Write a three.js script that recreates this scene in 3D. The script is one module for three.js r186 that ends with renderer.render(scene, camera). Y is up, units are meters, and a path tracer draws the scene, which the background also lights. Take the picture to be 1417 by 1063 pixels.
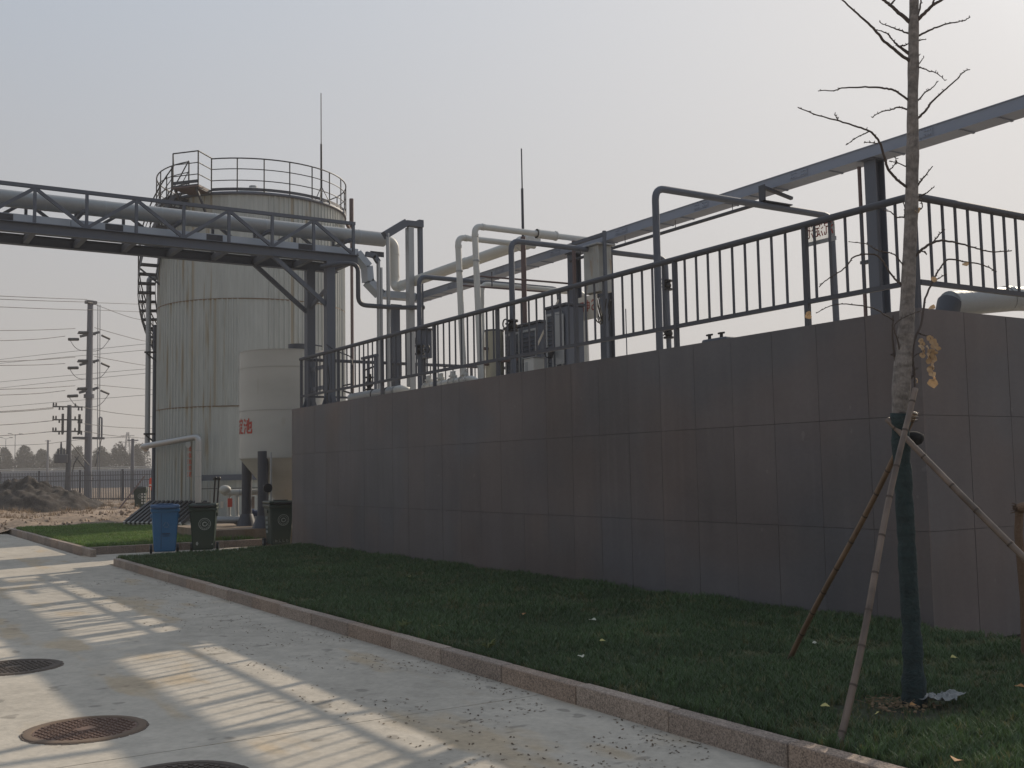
import * as THREE from 'three';
import { mergeGeometries } from 'three/addons/utils/BufferGeometryUtils.js';
import { RoundedBoxGeometry } from 'three/addons/geometries/RoundedBoxGeometry.js';
import { MarchingCubes } from 'three/addons/objects/MarchingCubes.js';

// ---------------------------------------------------------------- camera, sky, sun, exposure
const scene = new THREE.Scene();
const camera = new THREE.PerspectiveCamera(39.49, 4 / 3, 0.1, 3000);
camera.position.set(0, 1.65, 0);
camera.rotation.order = 'YXZ';
camera.rotation.set(0.0811848, -0.56208454, -0.01774869);
const renderer = new THREE.WebGLRenderer({ antialias: true });
renderer.toneMapping = THREE.LinearToneMapping;
renderer.toneMappingExposure = 1.07;
renderer.shadowMap.enabled = true;

const sunDir = new THREE.Vector3(1.665, 1, -0.69).normalize();
const sun = new THREE.DirectionalLight(new THREE.Color(1, 0.86, 0.68), 3.4);
sun.position.copy(sunDir).multiplyScalar(120).add(new THREE.Vector3(5, 0, -18));
sun.target.position.set(5, 0, -18);
sun.castShadow = true; sun.shadow.radius = 0.9;
sun.shadow.mapSize.set(4096, 4096);
Object.assign(sun.shadow.camera, { left: -45, right: 45, top: 40, bottom: -40, near: 1, far: 300 });
scene.add(sun, sun.target);

{ // hazy winter sky: grey-blue overhead, warm milky horizon, brighter round the veiled sun
  const w = 512, h = 256, a = new Float32Array(w * h * 4), d = new THREE.Vector3();
  for (let j = 0; j < h; j++) for (let i = 0; i < w; i++) {
    const th = ((i + .5) / w - .5) * 2 * Math.PI, ph = ((j + .5) / h - .5) * Math.PI;
    d.set(Math.cos(ph) * Math.cos(th), Math.sin(ph), Math.cos(ph) * Math.sin(th));
    const el = Math.max(0, Math.asin(d.y)) * 180 / Math.PI, ang = Math.acos(Math.min(1, d.dot(sunDir))) * 180 / Math.PI;
    const L = 0.265 + 0.66 * Math.exp(-ang / 55) + 0.9 * Math.exp(-((ang / 6) ** 2)), far = 0.25 + 0.75 * Math.min(1, Math.max(0, (ang - 15) / 40)), e = Math.min(el, 32) - 4;
    const c = [1.06 - 0.0075 * e * far, 1, 0.945 + 0.0095 * e * far];
    const o = (j * w + i) * 4, s = L / 1.07;
    a[o] = c[0] * s; a[o + 1] = c[1] * s; a[o + 2] = c[2] * s; a[o + 3] = 1;
  }
  const sky = new THREE.DataTexture(a, w, h, THREE.RGBAFormat, THREE.FloatType);
  sky.mapping = THREE.EquirectangularReflectionMapping; sky.magFilter = sky.minFilter = THREE.LinearFilter; sky.needsUpdate = true;
  scene.background = sky; scene.environment = sky;
}
scene.fog = new THREE.FogExp2(0xd9d6d4, 0.0012);

// ---------------------------------------------------------------- helpers
let seed = 20231117;
const rnd = () => { seed = (seed + 0x6D2B79F5) | 0; let t = Math.imul(seed ^ (seed >>> 15), 1 | seed); t = (t + Math.imul(t ^ (t >>> 7), 61 | t)) ^ t; return ((t ^ (t >>> 14)) >>> 0) / 4294967296; };
const rr = (a, b) => a + (b - a) * rnd();
const V = (x, y, z) => new THREE.Vector3(x, y, z);
const hash = (x, y, s) => { let h = Math.imul(x, 374761393) ^ Math.imul(y, 668265263) ^ Math.imul(s, 974634777); h = Math.imul(h ^ (h >>> 13), 1274126177); return ((h ^ (h >>> 16)) >>> 0) / 4294967296; };
function vnoise(x, y, px, py, s) { // value noise that repeats every px, py cells
  const xi = Math.floor(x), yi = Math.floor(y), fx = x - xi, fy = y - yi, u = fx * fx * (3 - 2 * fx), v = fy * fy * (3 - 2 * fy);
  const m = (a, n) => ((a % n) + n) % n, x0 = m(xi, px), x1 = m(xi + 1, px), y0 = m(yi, py), y1 = m(yi + 1, py);
  const a = hash(x0, y0, s), b = hash(x1, y0, s), c = hash(x0, y1, s), d = hash(x1, y1, s);
  return a + (b - a) * u + (c - a) * v + (a - b - c + d) * u * v;
}
function fbm(u, v, n, oct, s, ny = n) { let t = 0, a = .5, z = 0; for (let k = 0; k < oct; k++) { t += a * vnoise(u * n, v * ny, n, ny, s + k); z += a; a *= .5; n *= 2; ny *= 2; } return t / z; }
const sstep = (a, b, x) => { x = Math.min(1, Math.max(0, (x - a) / (b - a))); return x * x * (3 - 2 * x); };
const toS = c => c <= .0031308 ? 12.92 * c : 1.055 * Math.pow(c, 1 / 2.4) - .055;
function tex(w, h, fn, linear) { // fn(u, v) -> linear rgb
  const a = new Uint8Array(w * h * 4);
  for (let j = 0; j < h; j++) for (let i = 0; i < w; i++) {
    const c = fn((i + .5) / w, (j + .5) / h), o = (j * w + i) * 4;
    for (let k = 0; k < 3; k++) { const x = Math.min(1, Math.max(0, c.length ? c[k] : c)); a[o + k] = Math.round(255 * (linear ? x : toS(x))); }
    a[o + 3] = 255;
  }
  const t = new THREE.DataTexture(a, w, h); t.wrapS = t.wrapT = THREE.RepeatWrapping; t.magFilter = THREE.LinearFilter; t.minFilter = THREE.LinearMipmapLinearFilter; t.generateMipmaps = true;
  if (!linear) t.colorSpace = THREE.SRGBColorSpace; t.needsUpdate = true; return t;
}
const rep = (t, x, y) => { t.repeat.set(x, y); return t; };
const col = (r, g, b) => new THREE.Color().setRGB(r, g, b);
const mat = (r, g, b, rough = .6, more = {}) => new THREE.MeshStandardMaterial({ color: col(r, g, b), roughness: rough, ...more });
const taken = {};
function numbered(n) { const k = taken[n] = (taken[n] ?? -1) + 1; return k ? n + '_' + String(k).padStart(3, '0') : n; }
function thing(name, label, category, pos = [0, 0, 0], turn = 0, group) {
  const o = new THREE.Group(); o.name = numbered(name); o.position.set(...pos); o.rotation.y = turn;
  o.userData = { label, category }; if (group) o.userData.group = group; scene.add(o); return o;
}
function part(parent, name, geo, m, more) { const o = new THREE.Mesh(Array.isArray(geo) ? merge(geo) : geo, m); o.name = name; if (more) Object.assign(o.userData, more); parent.add(o); return o; }
function solo(name, label, category, geo, m, group, kind) { const o = part(scene, numbered(name), geo, m); o.userData = { label, category }; if (group) o.userData.group = group; if (kind) o.userData.kind = kind; return o; }
function struct(name, geo, m) { const o = geo ? part(scene, name, geo, m) : new THREE.Group(); o.name = name; o.userData.kind = 'structure'; scene.add(o); return o; }
function merge(list) { const l = list.map(g => { g = g.index ? g.toNonIndexed() : g; for (const k of Object.keys(g.attributes)) if (!['position', 'normal', 'uv'].includes(k)) g.deleteAttribute(k); if (!g.attributes.uv) g.setAttribute('uv', new THREE.BufferAttribute(new Float32Array(g.attributes.position.count * 2), 2)); return g; }); return mergeGeometries(l); }
function muv(g, k = 1, ou = 0, ov = 0) { // uv in metres from the way each face points
  const p = g.attributes.position, n = g.attributes.normal, u = new Float32Array(p.count * 2);
  for (let i = 0; i < p.count; i++) {
    const ax = Math.abs(n.getX(i)), ay = Math.abs(n.getY(i)), az = Math.abs(n.getZ(i)); let a, b;
    if (ay >= ax && ay >= az) { a = p.getX(i); b = p.getZ(i); } else if (ax >= az) { a = p.getZ(i); b = p.getY(i); } else { a = p.getX(i); b = p.getY(i); }
    u[2 * i] = a * k + ou; u[2 * i + 1] = b * k + ov;
  }
  g.setAttribute('uv', new THREE.BufferAttribute(u, 2)); return g;
}
const box = (x0, y0, z0, x1, y1, z1) => muv(new THREE.BoxGeometry(Math.abs(x1 - x0), Math.abs(y1 - y0), Math.abs(z1 - z0)).translate((x0 + x1) / 2, (y0 + y1) / 2, (z0 + z1) / 2));
const rbox = (x0, y0, z0, x1, y1, z1, r = .01, s = 2) => muv(new RoundedBoxGeometry(Math.abs(x1 - x0), Math.abs(y1 - y0), Math.abs(z1 - z0), s, r).translate((x0 + x1) / 2, (y0 + y1) / 2, (z0 + z1) / 2));
const cyl = (r0, r1, h, x, y, z, n = 16, open = false) => new THREE.CylinderGeometry(r1, r0, h, n, 1, open).translate(x, y + h / 2, z);
const q0 = new THREE.Quaternion(), m0 = new THREE.Matrix4();
function rod(a, b, r, n = 10, r2 = r) { // round bar between two points
  const d = b.clone().sub(a), L = d.length(); const g = new THREE.CylinderGeometry(r2, r, L, n, 1);
  q0.setFromUnitVectors(V(0, 1, 0), d.normalize()); return g.applyMatrix4(m0.compose(a.clone().add(b).multiplyScalar(.5), q0, V(1, 1, 1)));
}
function beam(a, b, w, h, up = V(0, 1, 0)) { // rectangular bar between two points; w sideways, h upward
  const d = b.clone().sub(a), L = d.length(), z = d.normalize(), x = new THREE.Vector3().crossVectors(up, z); if (x.lengthSq() < 1e-6) x.set(1, 0, 0); x.normalize();
  const y = new THREE.Vector3().crossVectors(z, x); const g = new THREE.BoxGeometry(w, h, L);
  return g.applyMatrix4(new THREE.Matrix4().makeBasis(x, y, z).setPosition(a.clone().add(b).multiplyScalar(.5)));
}
function hbeam(a, b, w, h, t = .014, up) { // I section
  const d = b.clone().sub(a), z = d.clone().normalize(), U = up || V(0, 1, 0), x = new THREE.Vector3().crossVectors(U, z); if (x.lengthSq() < 1e-6) x.set(1, 0, 0); x.normalize();
  const y = new THREE.Vector3().crossVectors(z, x), o = k => y.clone().multiplyScalar(k * (h / 2 - t / 2));
  return [beam(a, b, t * .8, h - 2 * t, U), beam(a.clone().add(o(1)), b.clone().add(o(1)), w, t, U), beam(a.clone().add(o(-1)), b.clone().add(o(-1)), w, t, U)];
}
function bend(pts, R) { // polyline with rounded corners
  const out = [pts[0].clone()];
  for (let i = 1; i < pts.length - 1; i++) {
    const p = pts[i], a = pts[i - 1].clone().sub(p), b = pts[i + 1].clone().sub(p), k = Math.min(R, a.length() * .49, b.length() * .49);
    const A = p.clone().addScaledVector(a.normalize(), k), B = p.clone().addScaledVector(b.normalize(), k);
    for (let t = 0; t <= 6; t++) { const s = t / 6; out.push(A.clone().multiplyScalar((1 - s) ** 2).addScaledVector(p, 2 * s * (1 - s)).addScaledVector(B, s * s)); }
  }
  out.push(pts[pts.length - 1].clone()); return out;
}
function sweep(pts, rad, n = 10) { // round tube along points, radius a number or a function of 0..1, closed ends
  const pos = [], idx = [], uv = [], N = pts.length, tan = [], L = [0];
  for (let i = 0; i < N; i++) { tan.push(pts[Math.min(N - 1, i + 1)].clone().sub(pts[Math.max(0, i - 1)]).normalize()); if (i) L.push(L[i - 1] + pts[i].distanceTo(pts[i - 1])); }
  let nn = Math.abs(tan[0].y) < .9 ? V(0, 1, 0) : V(1, 0, 0); nn.addScaledVector(tan[0], -nn.dot(tan[0])).normalize();
  for (let i = 0; i < N; i++) {
    nn.addScaledVector(tan[i], -nn.dot(tan[i])).normalize(); const bb = new THREE.Vector3().crossVectors(tan[i], nn), r = typeof rad === 'function' ? rad(L[i] / L[N - 1], i) : rad;
    for (let k = 0; k <= n; k++) { const a = k / n * 2 * Math.PI, p = pts[i].clone().addScaledVector(nn, Math.cos(a) * r).addScaledVector(bb, Math.sin(a) * r); pos.push(p.x, p.y, p.z); uv.push(k / n * 2 * Math.PI * r, L[i]); }
  }
  for (let i = 0; i < N - 1; i++) for (let k = 0; k < n; k++) { const a = i * (n + 1) + k, b = a + n + 1; idx.push(a, a + 1, b, b, a + 1, b + 1); }
  for (const [e, s] of [[0, -1], [N - 1, 1]]) { const c = pos.length / 3, p = pts[e]; pos.push(p.x, p.y, p.z); uv.push(0, 0); for (let k = 0; k < n; k++) { const a = e * (n + 1) + k; s > 0 ? idx.push(c, a, a + 1) : idx.push(c, a + 1, a); } }
  const g = new THREE.BufferGeometry(); g.setAttribute('position', new THREE.Float32BufferAttribute(pos, 3)); g.setAttribute('uv', new THREE.Float32BufferAttribute(uv, 2)); g.setIndex(idx); g.computeVertexNormals(); return g;
}
const pipe = (pts, r, R = .12, n = 12) => sweep(bend(pts.map(p => p.isVector3 ? p : V(...p)), R), r, n);
function flange(p, dir, r, t = .03) { return rod(p.clone().addScaledVector(dir, -t / 2), p.clone().addScaledVector(dir, t / 2), r, 16); }
function grid(x0, x1, z0, z1, nx, nz, hf) { // height field, uv in metres
  const pos = [], uv = [], idx = [];
  for (let j = 0; j <= nz; j++) for (let i = 0; i <= nx; i++) { const x = x0 + (x1 - x0) * i / nx, z = z0 + (z1 - z0) * j / nz; pos.push(x, hf(x, z), z); uv.push(x, z); }
  for (let j = 0; j < nz; j++) for (let i = 0; i < nx; i++) { const a = j * (nx + 1) + i, b = a + nx + 1; idx.push(a, b, a + 1, a + 1, b, b + 1); }
  const g = new THREE.BufferGeometry(); g.setAttribute('position', new THREE.Float32BufferAttribute(pos, 3)); g.setAttribute('uv', new THREE.Float32BufferAttribute(uv, 2)); g.setIndex(idx); g.computeVertexNormals(); return g;
}
// brush strokes of the written characters on a unit square
const WATER = [[[.08, .92], [.2, .82]], [[.03, .62], [.16, .54]], [[.05, .06], [.2, .36]]];
const GLYPH = {
  chen: [...WATER, [[.36, .66], [.36, .84], [.95, .84], [.9, .68]], [[.52, .6], [.48, .32], [.34, .06]], [[.52, .6], [.76, .6], [.76, .16], [.82, .08], [.95, .08], [.96, .25]]],
  dian: [...WATER, [[.65, .98], [.68, .89]], [[.38, .72], [.38, .86], [.96, .86], [.93, .74]], [[.46, .62], [.88, .62]], [[.66, .62], [.66, .14]], [[.66, .4], [.86, .4]], [[.5, .45], [.46, .25], [.34, .05]], [[.46, .28], [.62, .1], [.98, .06]]],
  chi: [...WATER, [[.32, .56], [.92, .72], [.9, .38], [.8, .4]], [[.64, .95], [.64, .28]], [[.46, .84], [.46, .15], [.52, .07], [.94, .07], [.96, .24]]],
  ess: [[[.85, .78], [.7, .9], [.35, .9], [.18, .76], [.22, .6], [.5, .5], [.8, .4], [.84, .24], [.68, .1], [.32, .1], [.15, .22]]],
  dian4: [[[.15, .78], [.15, .3]], [[.15, .78], [.85, .78], [.85, .3], [.15, .3]], [[.15, .54], [.85, .54]], [[.5, .96], [.5, .1], [.92, .1], [.95, .22]]],
  kou: [[[.15, .85], [.15, .12], [.85, .12], [.85, .85], [.15, .85]], [[.15, .5], [.85, .5]], [[.5, .85], [.5, .12]]],
};
function strokes(glyphs, map, w) { // glyphs: [name, u0, v0, width, height]; map(u, v) -> point
  const pos = [];
  for (const [g, u0, v0, sw, sh] of glyphs) for (const line of GLYPH[g]) for (let i = 0; i < line.length - 1; i++) {
    let [ax, ay] = line[i], [bx, by] = line[i + 1]; ax = u0 + ax * sw; bx = u0 + bx * sw; ay = v0 + ay * sh; by = v0 + by * sh;
    const dx = bx - ax, dy = by - ay, l = Math.hypot(dx, dy), nx = -dy / l * w / 2, ny = dx / l * w / 2, ex = dx / l * w * .35, ey = dy / l * w * .35;
    const c = [map(ax - ex + nx, ay - ey + ny), map(ax - ex - nx, ay - ey - ny), map(bx + ex - nx, by + ey - ny), map(bx + ex + nx, by + ey + ny)];
    for (const k of [0, 1, 2, 0, 2, 3]) pos.push(c[k].x, c[k].y, c[k].z);
  }
  const g = new THREE.BufferGeometry(); g.setAttribute('position', new THREE.Float32BufferAttribute(pos, 3)); g.computeVertexNormals(); return g;
}

// ---------------------------------------------------------------- materials
const noiseBump = tex(512, 512, (u, v) => fbm(u, v, 16, 5, 3), true);
const bumpAt = (r) => { const t = noiseBump.clone(); t.repeat.set(r, r); t.needsUpdate = true; return t; };
const concreteTex = tex(2048, 2048, (u, v) => {
  const a = fbm(u, v, 5, 5, 11), b = fbm(u, v, 60, 4, 12), f = fbm(u, v, 300, 2, 13), st = fbm(u, v, 22, 4, 14, 7);
  let k = .74 + .34 * (a - .5) + .26 * (b - .5) + .16 * (f - .5);
  const mud = sstep(.6, .78, st) * .85, spot = sstep(.76, .84, fbm(u, v, 42, 3, 15)) * .35;
  k *= 1 - spot;
  return [k * (.545 + mud * .01), k * (.495 - mud * .055), k * (.42 - mud * .12)];
}); rep(concreteTex, 1 / 9, 1 / 9);
const M = {};
M.concrete = new THREE.MeshStandardMaterial({ map: concreteTex, roughness: .9, bumpMap: bumpAt(1.3), bumpScale: .004 });
const graniteTex = tex(512, 512, (u, v) => { const f = fbm(u, v, 130, 2, 21), g = fbm(u, v, 210, 1, 22), a = fbm(u, v, 4, 4, 23); let k = .7 + .5 * (a - .5) + .9 * (f - .5); const d = g > .78 ? .6 : 1; return [.46 * k * d, .37 * k * d, .305 * k * d]; });
const granite = [0, 1, 2].map(i => new THREE.MeshStandardMaterial({ map: graniteTex, color: col(...[[1, 1, 1], [.84, .84, .85], [.95, .9, .86]][i]), roughness: .85, bumpMap: bumpAt(6), bumpScale: .003 }));
const soilTex = tex(1024, 1024, (u, v) => { const a = fbm(u, v, 11, 6, 31), b = fbm(u, v, 170, 3, 32); const k = .7 + .7 * (a - .5) + .6 * (b - .5), s = sstep(.5, .7, fbm(u, v, 20, 4, 33)); return [k * (.34 + .12 * s), k * (.255 + .09 * s), k * (.19 + .06 * s)]; }); rep(soilTex, 1 / 13, 1 / 13);
M.soil = new THREE.MeshStandardMaterial({ map: soilTex, roughness: 1 });
const turfTex = tex(512, 512, (u, v) => { const a = fbm(u, v, 8, 5, 41), b = fbm(u, v, 90, 2, 42), k = .6 + 1.0 * (a - .5) + .8 * (b - .5); return [.045 * k, .058 * k, .024 * k]; }); rep(turfTex, .5, .5);
M.turf = new THREE.MeshStandardMaterial({ map: turfTex, roughness: 1 });
M.steel = mat(.095, .108, .138, .6);
M.steelDark = mat(.055, .06, .076, .55);
M.rail = mat(.078, .082, .098, .75);
M.black = mat(.015, .015, .019, .5);
M.tray = mat(.38, .43, .50, .45, { metalness: .15 });
M.trayLong = mat(.23, .265, .34, .5, { metalness: .1 });
M.white = mat(.5, .505, .49, .5);
M.cream = mat(.48, .478, .45, .55);
M.insul = mat(.31, .322, .33, .55, { metalness: .25, bumpMap: bumpAt(1), bumpScale: .004 });
M.galv = mat(.33, .345, .36, .42, { metalness: .4 });
M.brownPipe = mat(.12, .085, .085, .6);
M.red = mat(.45, .05, .035, .6);
M.board = mat(.62, .58, .5, .6);
M.cable = mat(.02, .02, .022, .6);
const steelWall = tex(512, 1024, (u, v) => { const s = fbm(u, v, 40, 3, 51, 4), a = fbm(u, v, 6, 4, 52), k = .84 + .16 * (s - .5) + .22 * (a - .5); return [.5 * k, .5 * k, .465 * k]; });

// ---------------------------------------------------------------- setting
const pathZ0 = -24.62, pathZ1 = -21.76;
const ground = struct('ground', grid(-700, 900, -1400, 60, 60, 60, () => -.06), M.soil);
{
  const road = struct('road');
  const zs = [6, -0.72, -6.73, -12.74, -21.3, -30.3, -44];
  for (let i = 0; i < zs.length - 1; i++) part(road, 'slab', box(-14, -.25, zs[i + 1] + .005, 4.45, 0, zs[i] - .005), M.concrete);
  part(road, 'joint_filler', box(-14, -.26, -44, 4.44, -.012, 6), M.black);
  const path = struct('path');
  part(path, 'slab', box(4.455, -.25, pathZ0, 9.4, 0, pathZ1), M.concrete); part(path, 'slab', box(9.41, -.25, pathZ0, 15, 0, -22.4), M.concrete);
}
{ // kerb round the lawns, one granite stone after another
  const kerb = struct('kerb'); let k = 0;
  const stone = (x0, z0, x1, z1, h, dy = 0) => part(kerb, 'kerb_stone', muv(rbox(x0, -.2, z0, x1, h + dy, z1, .012), 1, rnd(), rnd()), granite[(k++ * 7) % 3]);
  for (let z = -21.3; z < -.5; z += 1) stone(4.45 + rr(-.003, .003), z + .003, 4.57, Math.min(z + .997, 0), .135, rr(-.004, .004));
  stone(4.573, -21.3, 4.8, -21.42, .135); for (let x = 4.803; x < 8.2; x += 1) stone(x, -21.76, Math.min(x + .997, 8.28), -21.66, .09);
  for (let z = -38; z < -24.9; z += 1.0) stone(4.55 + rr(-.003, .003), z + .003, 4.67, z + .997, .16, rr(-.004, .004));
  for (let x = 4.673; x < 8.2; x += 1) stone(x, -25, x + .997, -24.88, .15, rr(-.004, .004));
  stone(4.55, -25, 4.67, -24.88, .155);
}
const soilH = (x, z) => { const n = fbm(x / 40 + 3, z / 40 + 9, 40, 4, 61), e = sstep(-36.2, -38.5, z); return .14 + e * (.08 - .14 * sstep(-42, -62, z) + (.5 * (n - .5) + .16 * (fbm(x / 6 + 3, z / 2.2 + 9, 40, 3, 62) - .5)) * (z > -60 ? 1 : .35)); };
const soilGround = struct('soil_terrain', grid(-45, 70, -130, -36.2, 260, 260, (x, z) => soilH(x, z) - (x < 4.6 ? .13 * sstep(4.6, 4.2, x) : 0) - .5 * (sstep(8.6, 9.4, x) * sstep(-42, -38, z))), M.soil);
struct('lawn_soil', grid(4.57, 8.3, -21.66, 1, 14, 60, (x, z) => .115 + .05 * sstep(6.8, 8.3, x) + .02 * (fbm(x / 9, z / 9, 9, 3, 71) - .5)), M.turf);
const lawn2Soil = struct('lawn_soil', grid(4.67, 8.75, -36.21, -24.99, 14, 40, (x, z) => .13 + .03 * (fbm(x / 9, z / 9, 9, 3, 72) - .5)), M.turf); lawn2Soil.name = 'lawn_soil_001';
{ // turf: tufts of blades
  const blades = [];
  for (let i = 0; i < 8; i++) {
    const a = rnd() * 6.283, r = rnd() * .022, x = Math.cos(a) * r, z = Math.sin(a) * r, h = rr(.035, .072), w = rr(.0022, .0036), t = rnd() * 6.283, l = rr(.2, .75) * h, dx = Math.cos(t) * l, dz = Math.sin(t) * l, px = -Math.sin(t) * w, pz = Math.cos(t) * w;
    const p0 = [x - px, 0, z - pz], p1 = [x + px, 0, z + pz], p2 = [x + dx * .4 + px * .8, h * .6, z + dz * .4 + pz * .8], p3 = [x + dx * .4 - px * .8, h * .6, z + dz * .4 - pz * .8], p4 = [x + dx, h, z + dz];
    blades.push(...p0, ...p1, ...p2, ...p0, ...p2, ...p3, ...p3, ...p2, ...p4);
  }
  const g = new THREE.BufferGeometry(); g.setAttribute('position', new THREE.Float32BufferAttribute(blades, 3)); g.computeVertexNormals();
  const gm = new THREE.MeshPhysicalMaterial({ color: 0xffffff, roughness: .9, transmission: .35, thickness: 0 });
  const turf = (label, x0, x1, z0, z1, dens, yf, s, tint) => {
    const n = Math.round((x1 - x0) * (z1 - z0) * dens), im = new THREE.InstancedMesh(g, gm, n), m = new THREE.Matrix4(), q = new THREE.Quaternion(), c = new THREE.Color();
    for (let i = 0; i < n; i++) {
      const x = rr(x0, x1), z = rr(z0, z1), p = fbm(x / 8, z / 8, 8, 4, 81), dry = sstep(.58, .72, fbm(x / 4 + .3, z / 4, 8, 3, 82)); const bare = sstep(.42, .3, Math.hypot((x - 5.62) / 1.3, z + 4.5)) ; if (rnd() < bare * .75) { i--; continue; } const k = s * (.45 + 1.1 * p) * rr(.6, 1.4) * (1 - .4 * bare);
      m.compose(V(x, yf(x, z) - .004, z), q.setFromAxisAngle(V(0, 1, 0), rnd() * 6.283), V(k * 1.15, k * (1 - .35 * dry), k * 1.15)); im.setMatrixAt(i, m);
      const b = (.65 + .7 * p) * rr(.75, 1.25), y = rnd() < .06 + .45 * dry + .5 * bare ? 1 : 0; c.setRGB((tint[0] + y * .09) * b, (tint[1] + y * .035) * b, (tint[2] + y * .022) * b); im.setColorAt(i, c);
    }
    im.name = numbered('grass'); im.userData = { label, category: 'grass', kind: 'stuff' }; scene.add(im);
  };
  const y1 = (x, z) => .115 + .05 * sstep(6.8, 8.3, x) + .02 * (fbm(x / 9, z / 9, 9, 3, 71) - .5), y2 = (x, z) => .13 + .03 * (fbm(x / 9, z / 9, 9, 3, 72) - .5);
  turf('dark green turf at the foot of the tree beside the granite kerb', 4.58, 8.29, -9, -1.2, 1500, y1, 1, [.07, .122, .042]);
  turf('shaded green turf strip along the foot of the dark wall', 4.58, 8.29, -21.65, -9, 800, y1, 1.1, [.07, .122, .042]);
  turf('green turf patch behind the blue bin, partly sunlit with sunlight also painted into its tint', 4.68, 8.7, -36.2, -25, 420, y2, 1.35, [.13, .22, .045]);  // tint brightened to paint in sunlight that hardly reaches this patch
}
// ---------------------------------------------------------------- the panel-clad basin
const WX = 8.3, WZ = -6.2, WZ1 = -22.15, TOP = 3.07;
{
  const basin = thing('basin_wall', 'long raised basin clad in dark grey rectangular panels beside the lawn', 'wall', [WX, 0, WZ]);
  const core = [box(.02, 0, -.02, 6, TOP - .03, WZ1 - WZ), box(.5, 0, WZ1 - WZ, 6, TOP - .03, WZ1 - WZ - 1.2)];
  part(basin, 'core', core, M.black); part(basin, 'deck', [box(.03, TOP - .03, -.03, 6, TOP - .012, WZ1 - WZ), box(.5, TOP - .03, WZ1 - WZ - .001, 6, TOP - .012, WZ1 - WZ - 1.2)], M.concrete);
  const panelTex = (s) => tex(2048, 512, (u, v) => { // weathered coating: drip streaks and cloudy staining
    const st = fbm(u, v, 110, 3, s + 1, 3), big = fbm(u, v, 9, 4, s + 2, 3), f = fbm(u, v, 500, 2, s + 3, 120), pt = fbm(u, v, 18, 3, s + 5, 2);
    const drip = sstep(.62, .8, fbm(u, v, 210, 2, s + 7, 2)) * sstep(.4, .62, fbm(u, v, 14, 3, s + 8, 3)), k = .88 + .5 * (big - .5) + .16 * (st - .5) + .1 * (f - .5) + .07 * drip, br = sstep(.42, .68, fbm(u, v, 7, 4, s + 4, 2)) * .75 + .35 * sstep(.5, .7, pt);
    const sc = fbm(u, v, 160, 2, s + 6, 26) > .93 ? 1.25 : 1;
    return [k * sc * (.11 + .026 * br), k * sc * (.107 + .005 * br), k * sc * (.116 - .008 * br)];
  });
  const bl = bumpAt(1.5), pt1 = panelTex(100), pms = [[1, 1, 1], [.95, .95, .955], [1.045, 1.04, 1.04], [1.02, .995, .98], [.985, .99, 1.01]].map(c => new THREE.MeshStandardMaterial({ map: pt1, color: col(...c), roughness: .62, bumpMap: bl, bumpScale: .0025 }));
  const pm2 = new THREE.MeshStandardMaterial({ map: panelTex(140), roughness: .62, bumpMap: bl, bumpScale: .0025 });
  const rows = [[.02, 1.038], [1.042, 2.088], [2.092, TOP]];
  for (let c = 0; c < 27; c++) for (const [a, b] of rows) {
    const z1 = WZ + .0 - c * .61, z0 = Math.max(z1 - .606, WZ1); if (z0 >= z1 - .05) continue; const e = rr(0, .004);
    const g = box(-e * .6, a, z0 - WZ, .018, b, z1 - WZ), u = g.attributes.uv; for (let i = 0; i < u.count; i++) u.setXY(i, (u.getX(i) + 16.5) / 16.5, u.getY(i) / 3.2); part(basin, 'panel', g, pms[Math.floor(rnd() * 5)]);
  }
  for (let c = 0; c < 9; c++) for (const [a, b] of rows) {
    const x0 = .0 + c * .66 + (c ? .003 : .019), x1 = Math.min((c + 1) * .66 - .003, 6), g = box(x0, a, -.018, x1, b, .0 - rr(0, .003)), u = g.attributes.uv; for (let i = 0; i < u.count; i++) u.setXY(i, u.getX(i) / 16.5 + .3, u.getY(i) / 3.2); part(basin, 'panel', g, pm2);
  }
}
// ---------------------------------------------------------------- railings on the basin
function railing(label, a, b, postAt, step, barGeo) {
  const t = thing('railing', label, 'railing'), d = b.clone().sub(a), L = d.length(); d.normalize();
  const at = (s, y) => a.clone().addScaledVector(d, s).setY(y);
  part(t, 'top_rail', rod(at(-.03, 4.15), at(L + .03, 4.15), .037, 12), M.rail);
  part(t, 'bottom_rail', beam(at(0, 3.34), at(L, 3.34), .045, .045), M.rail);
  for (const s of postAt) { part(t, 'post', beam(at(s, TOP - .02), at(s, 4.13), .05, .05), M.rail); part(t, 'base_plate', box(-.06, TOP - .012, -.06, .06, TOP + .004, .06).translate(at(s, 0).x, 0, at(s, 0).z), M.rail); }
  const bg = new THREE.BoxGeometry(.021, .77, .021);
  for (let s = step; s < L - step * .4; s += step) { if (postAt.some(p => Math.abs(p - s) < step * .45)) continue; const o = part(t, 'bar', bg, M.rail); o.position.copy(at(s, 3.74)); }
  return t;
}
railing('long dark grey bar railing along the top of the panel-clad wall', V(8.45, 0, -6.32), V(8.45, 0, -22.0), [0, 1.33, 3.38, 5.43, 7.48, 9.53, 11.58, 13.63, 15.66], .2);
railing('dark bar railing on the right-hand side of the basin beyond the bare tree', V(8.49, 0, -6.32), V(14.2, 0, -6.32), [2.18, 4.23], .196);
railing('dark railing across the far end of the basin behind the valves', V(8.62, 0, -22.0), V(14.2, 0, -22.0), [2.05, 4.1, 5.5], .2);

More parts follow.
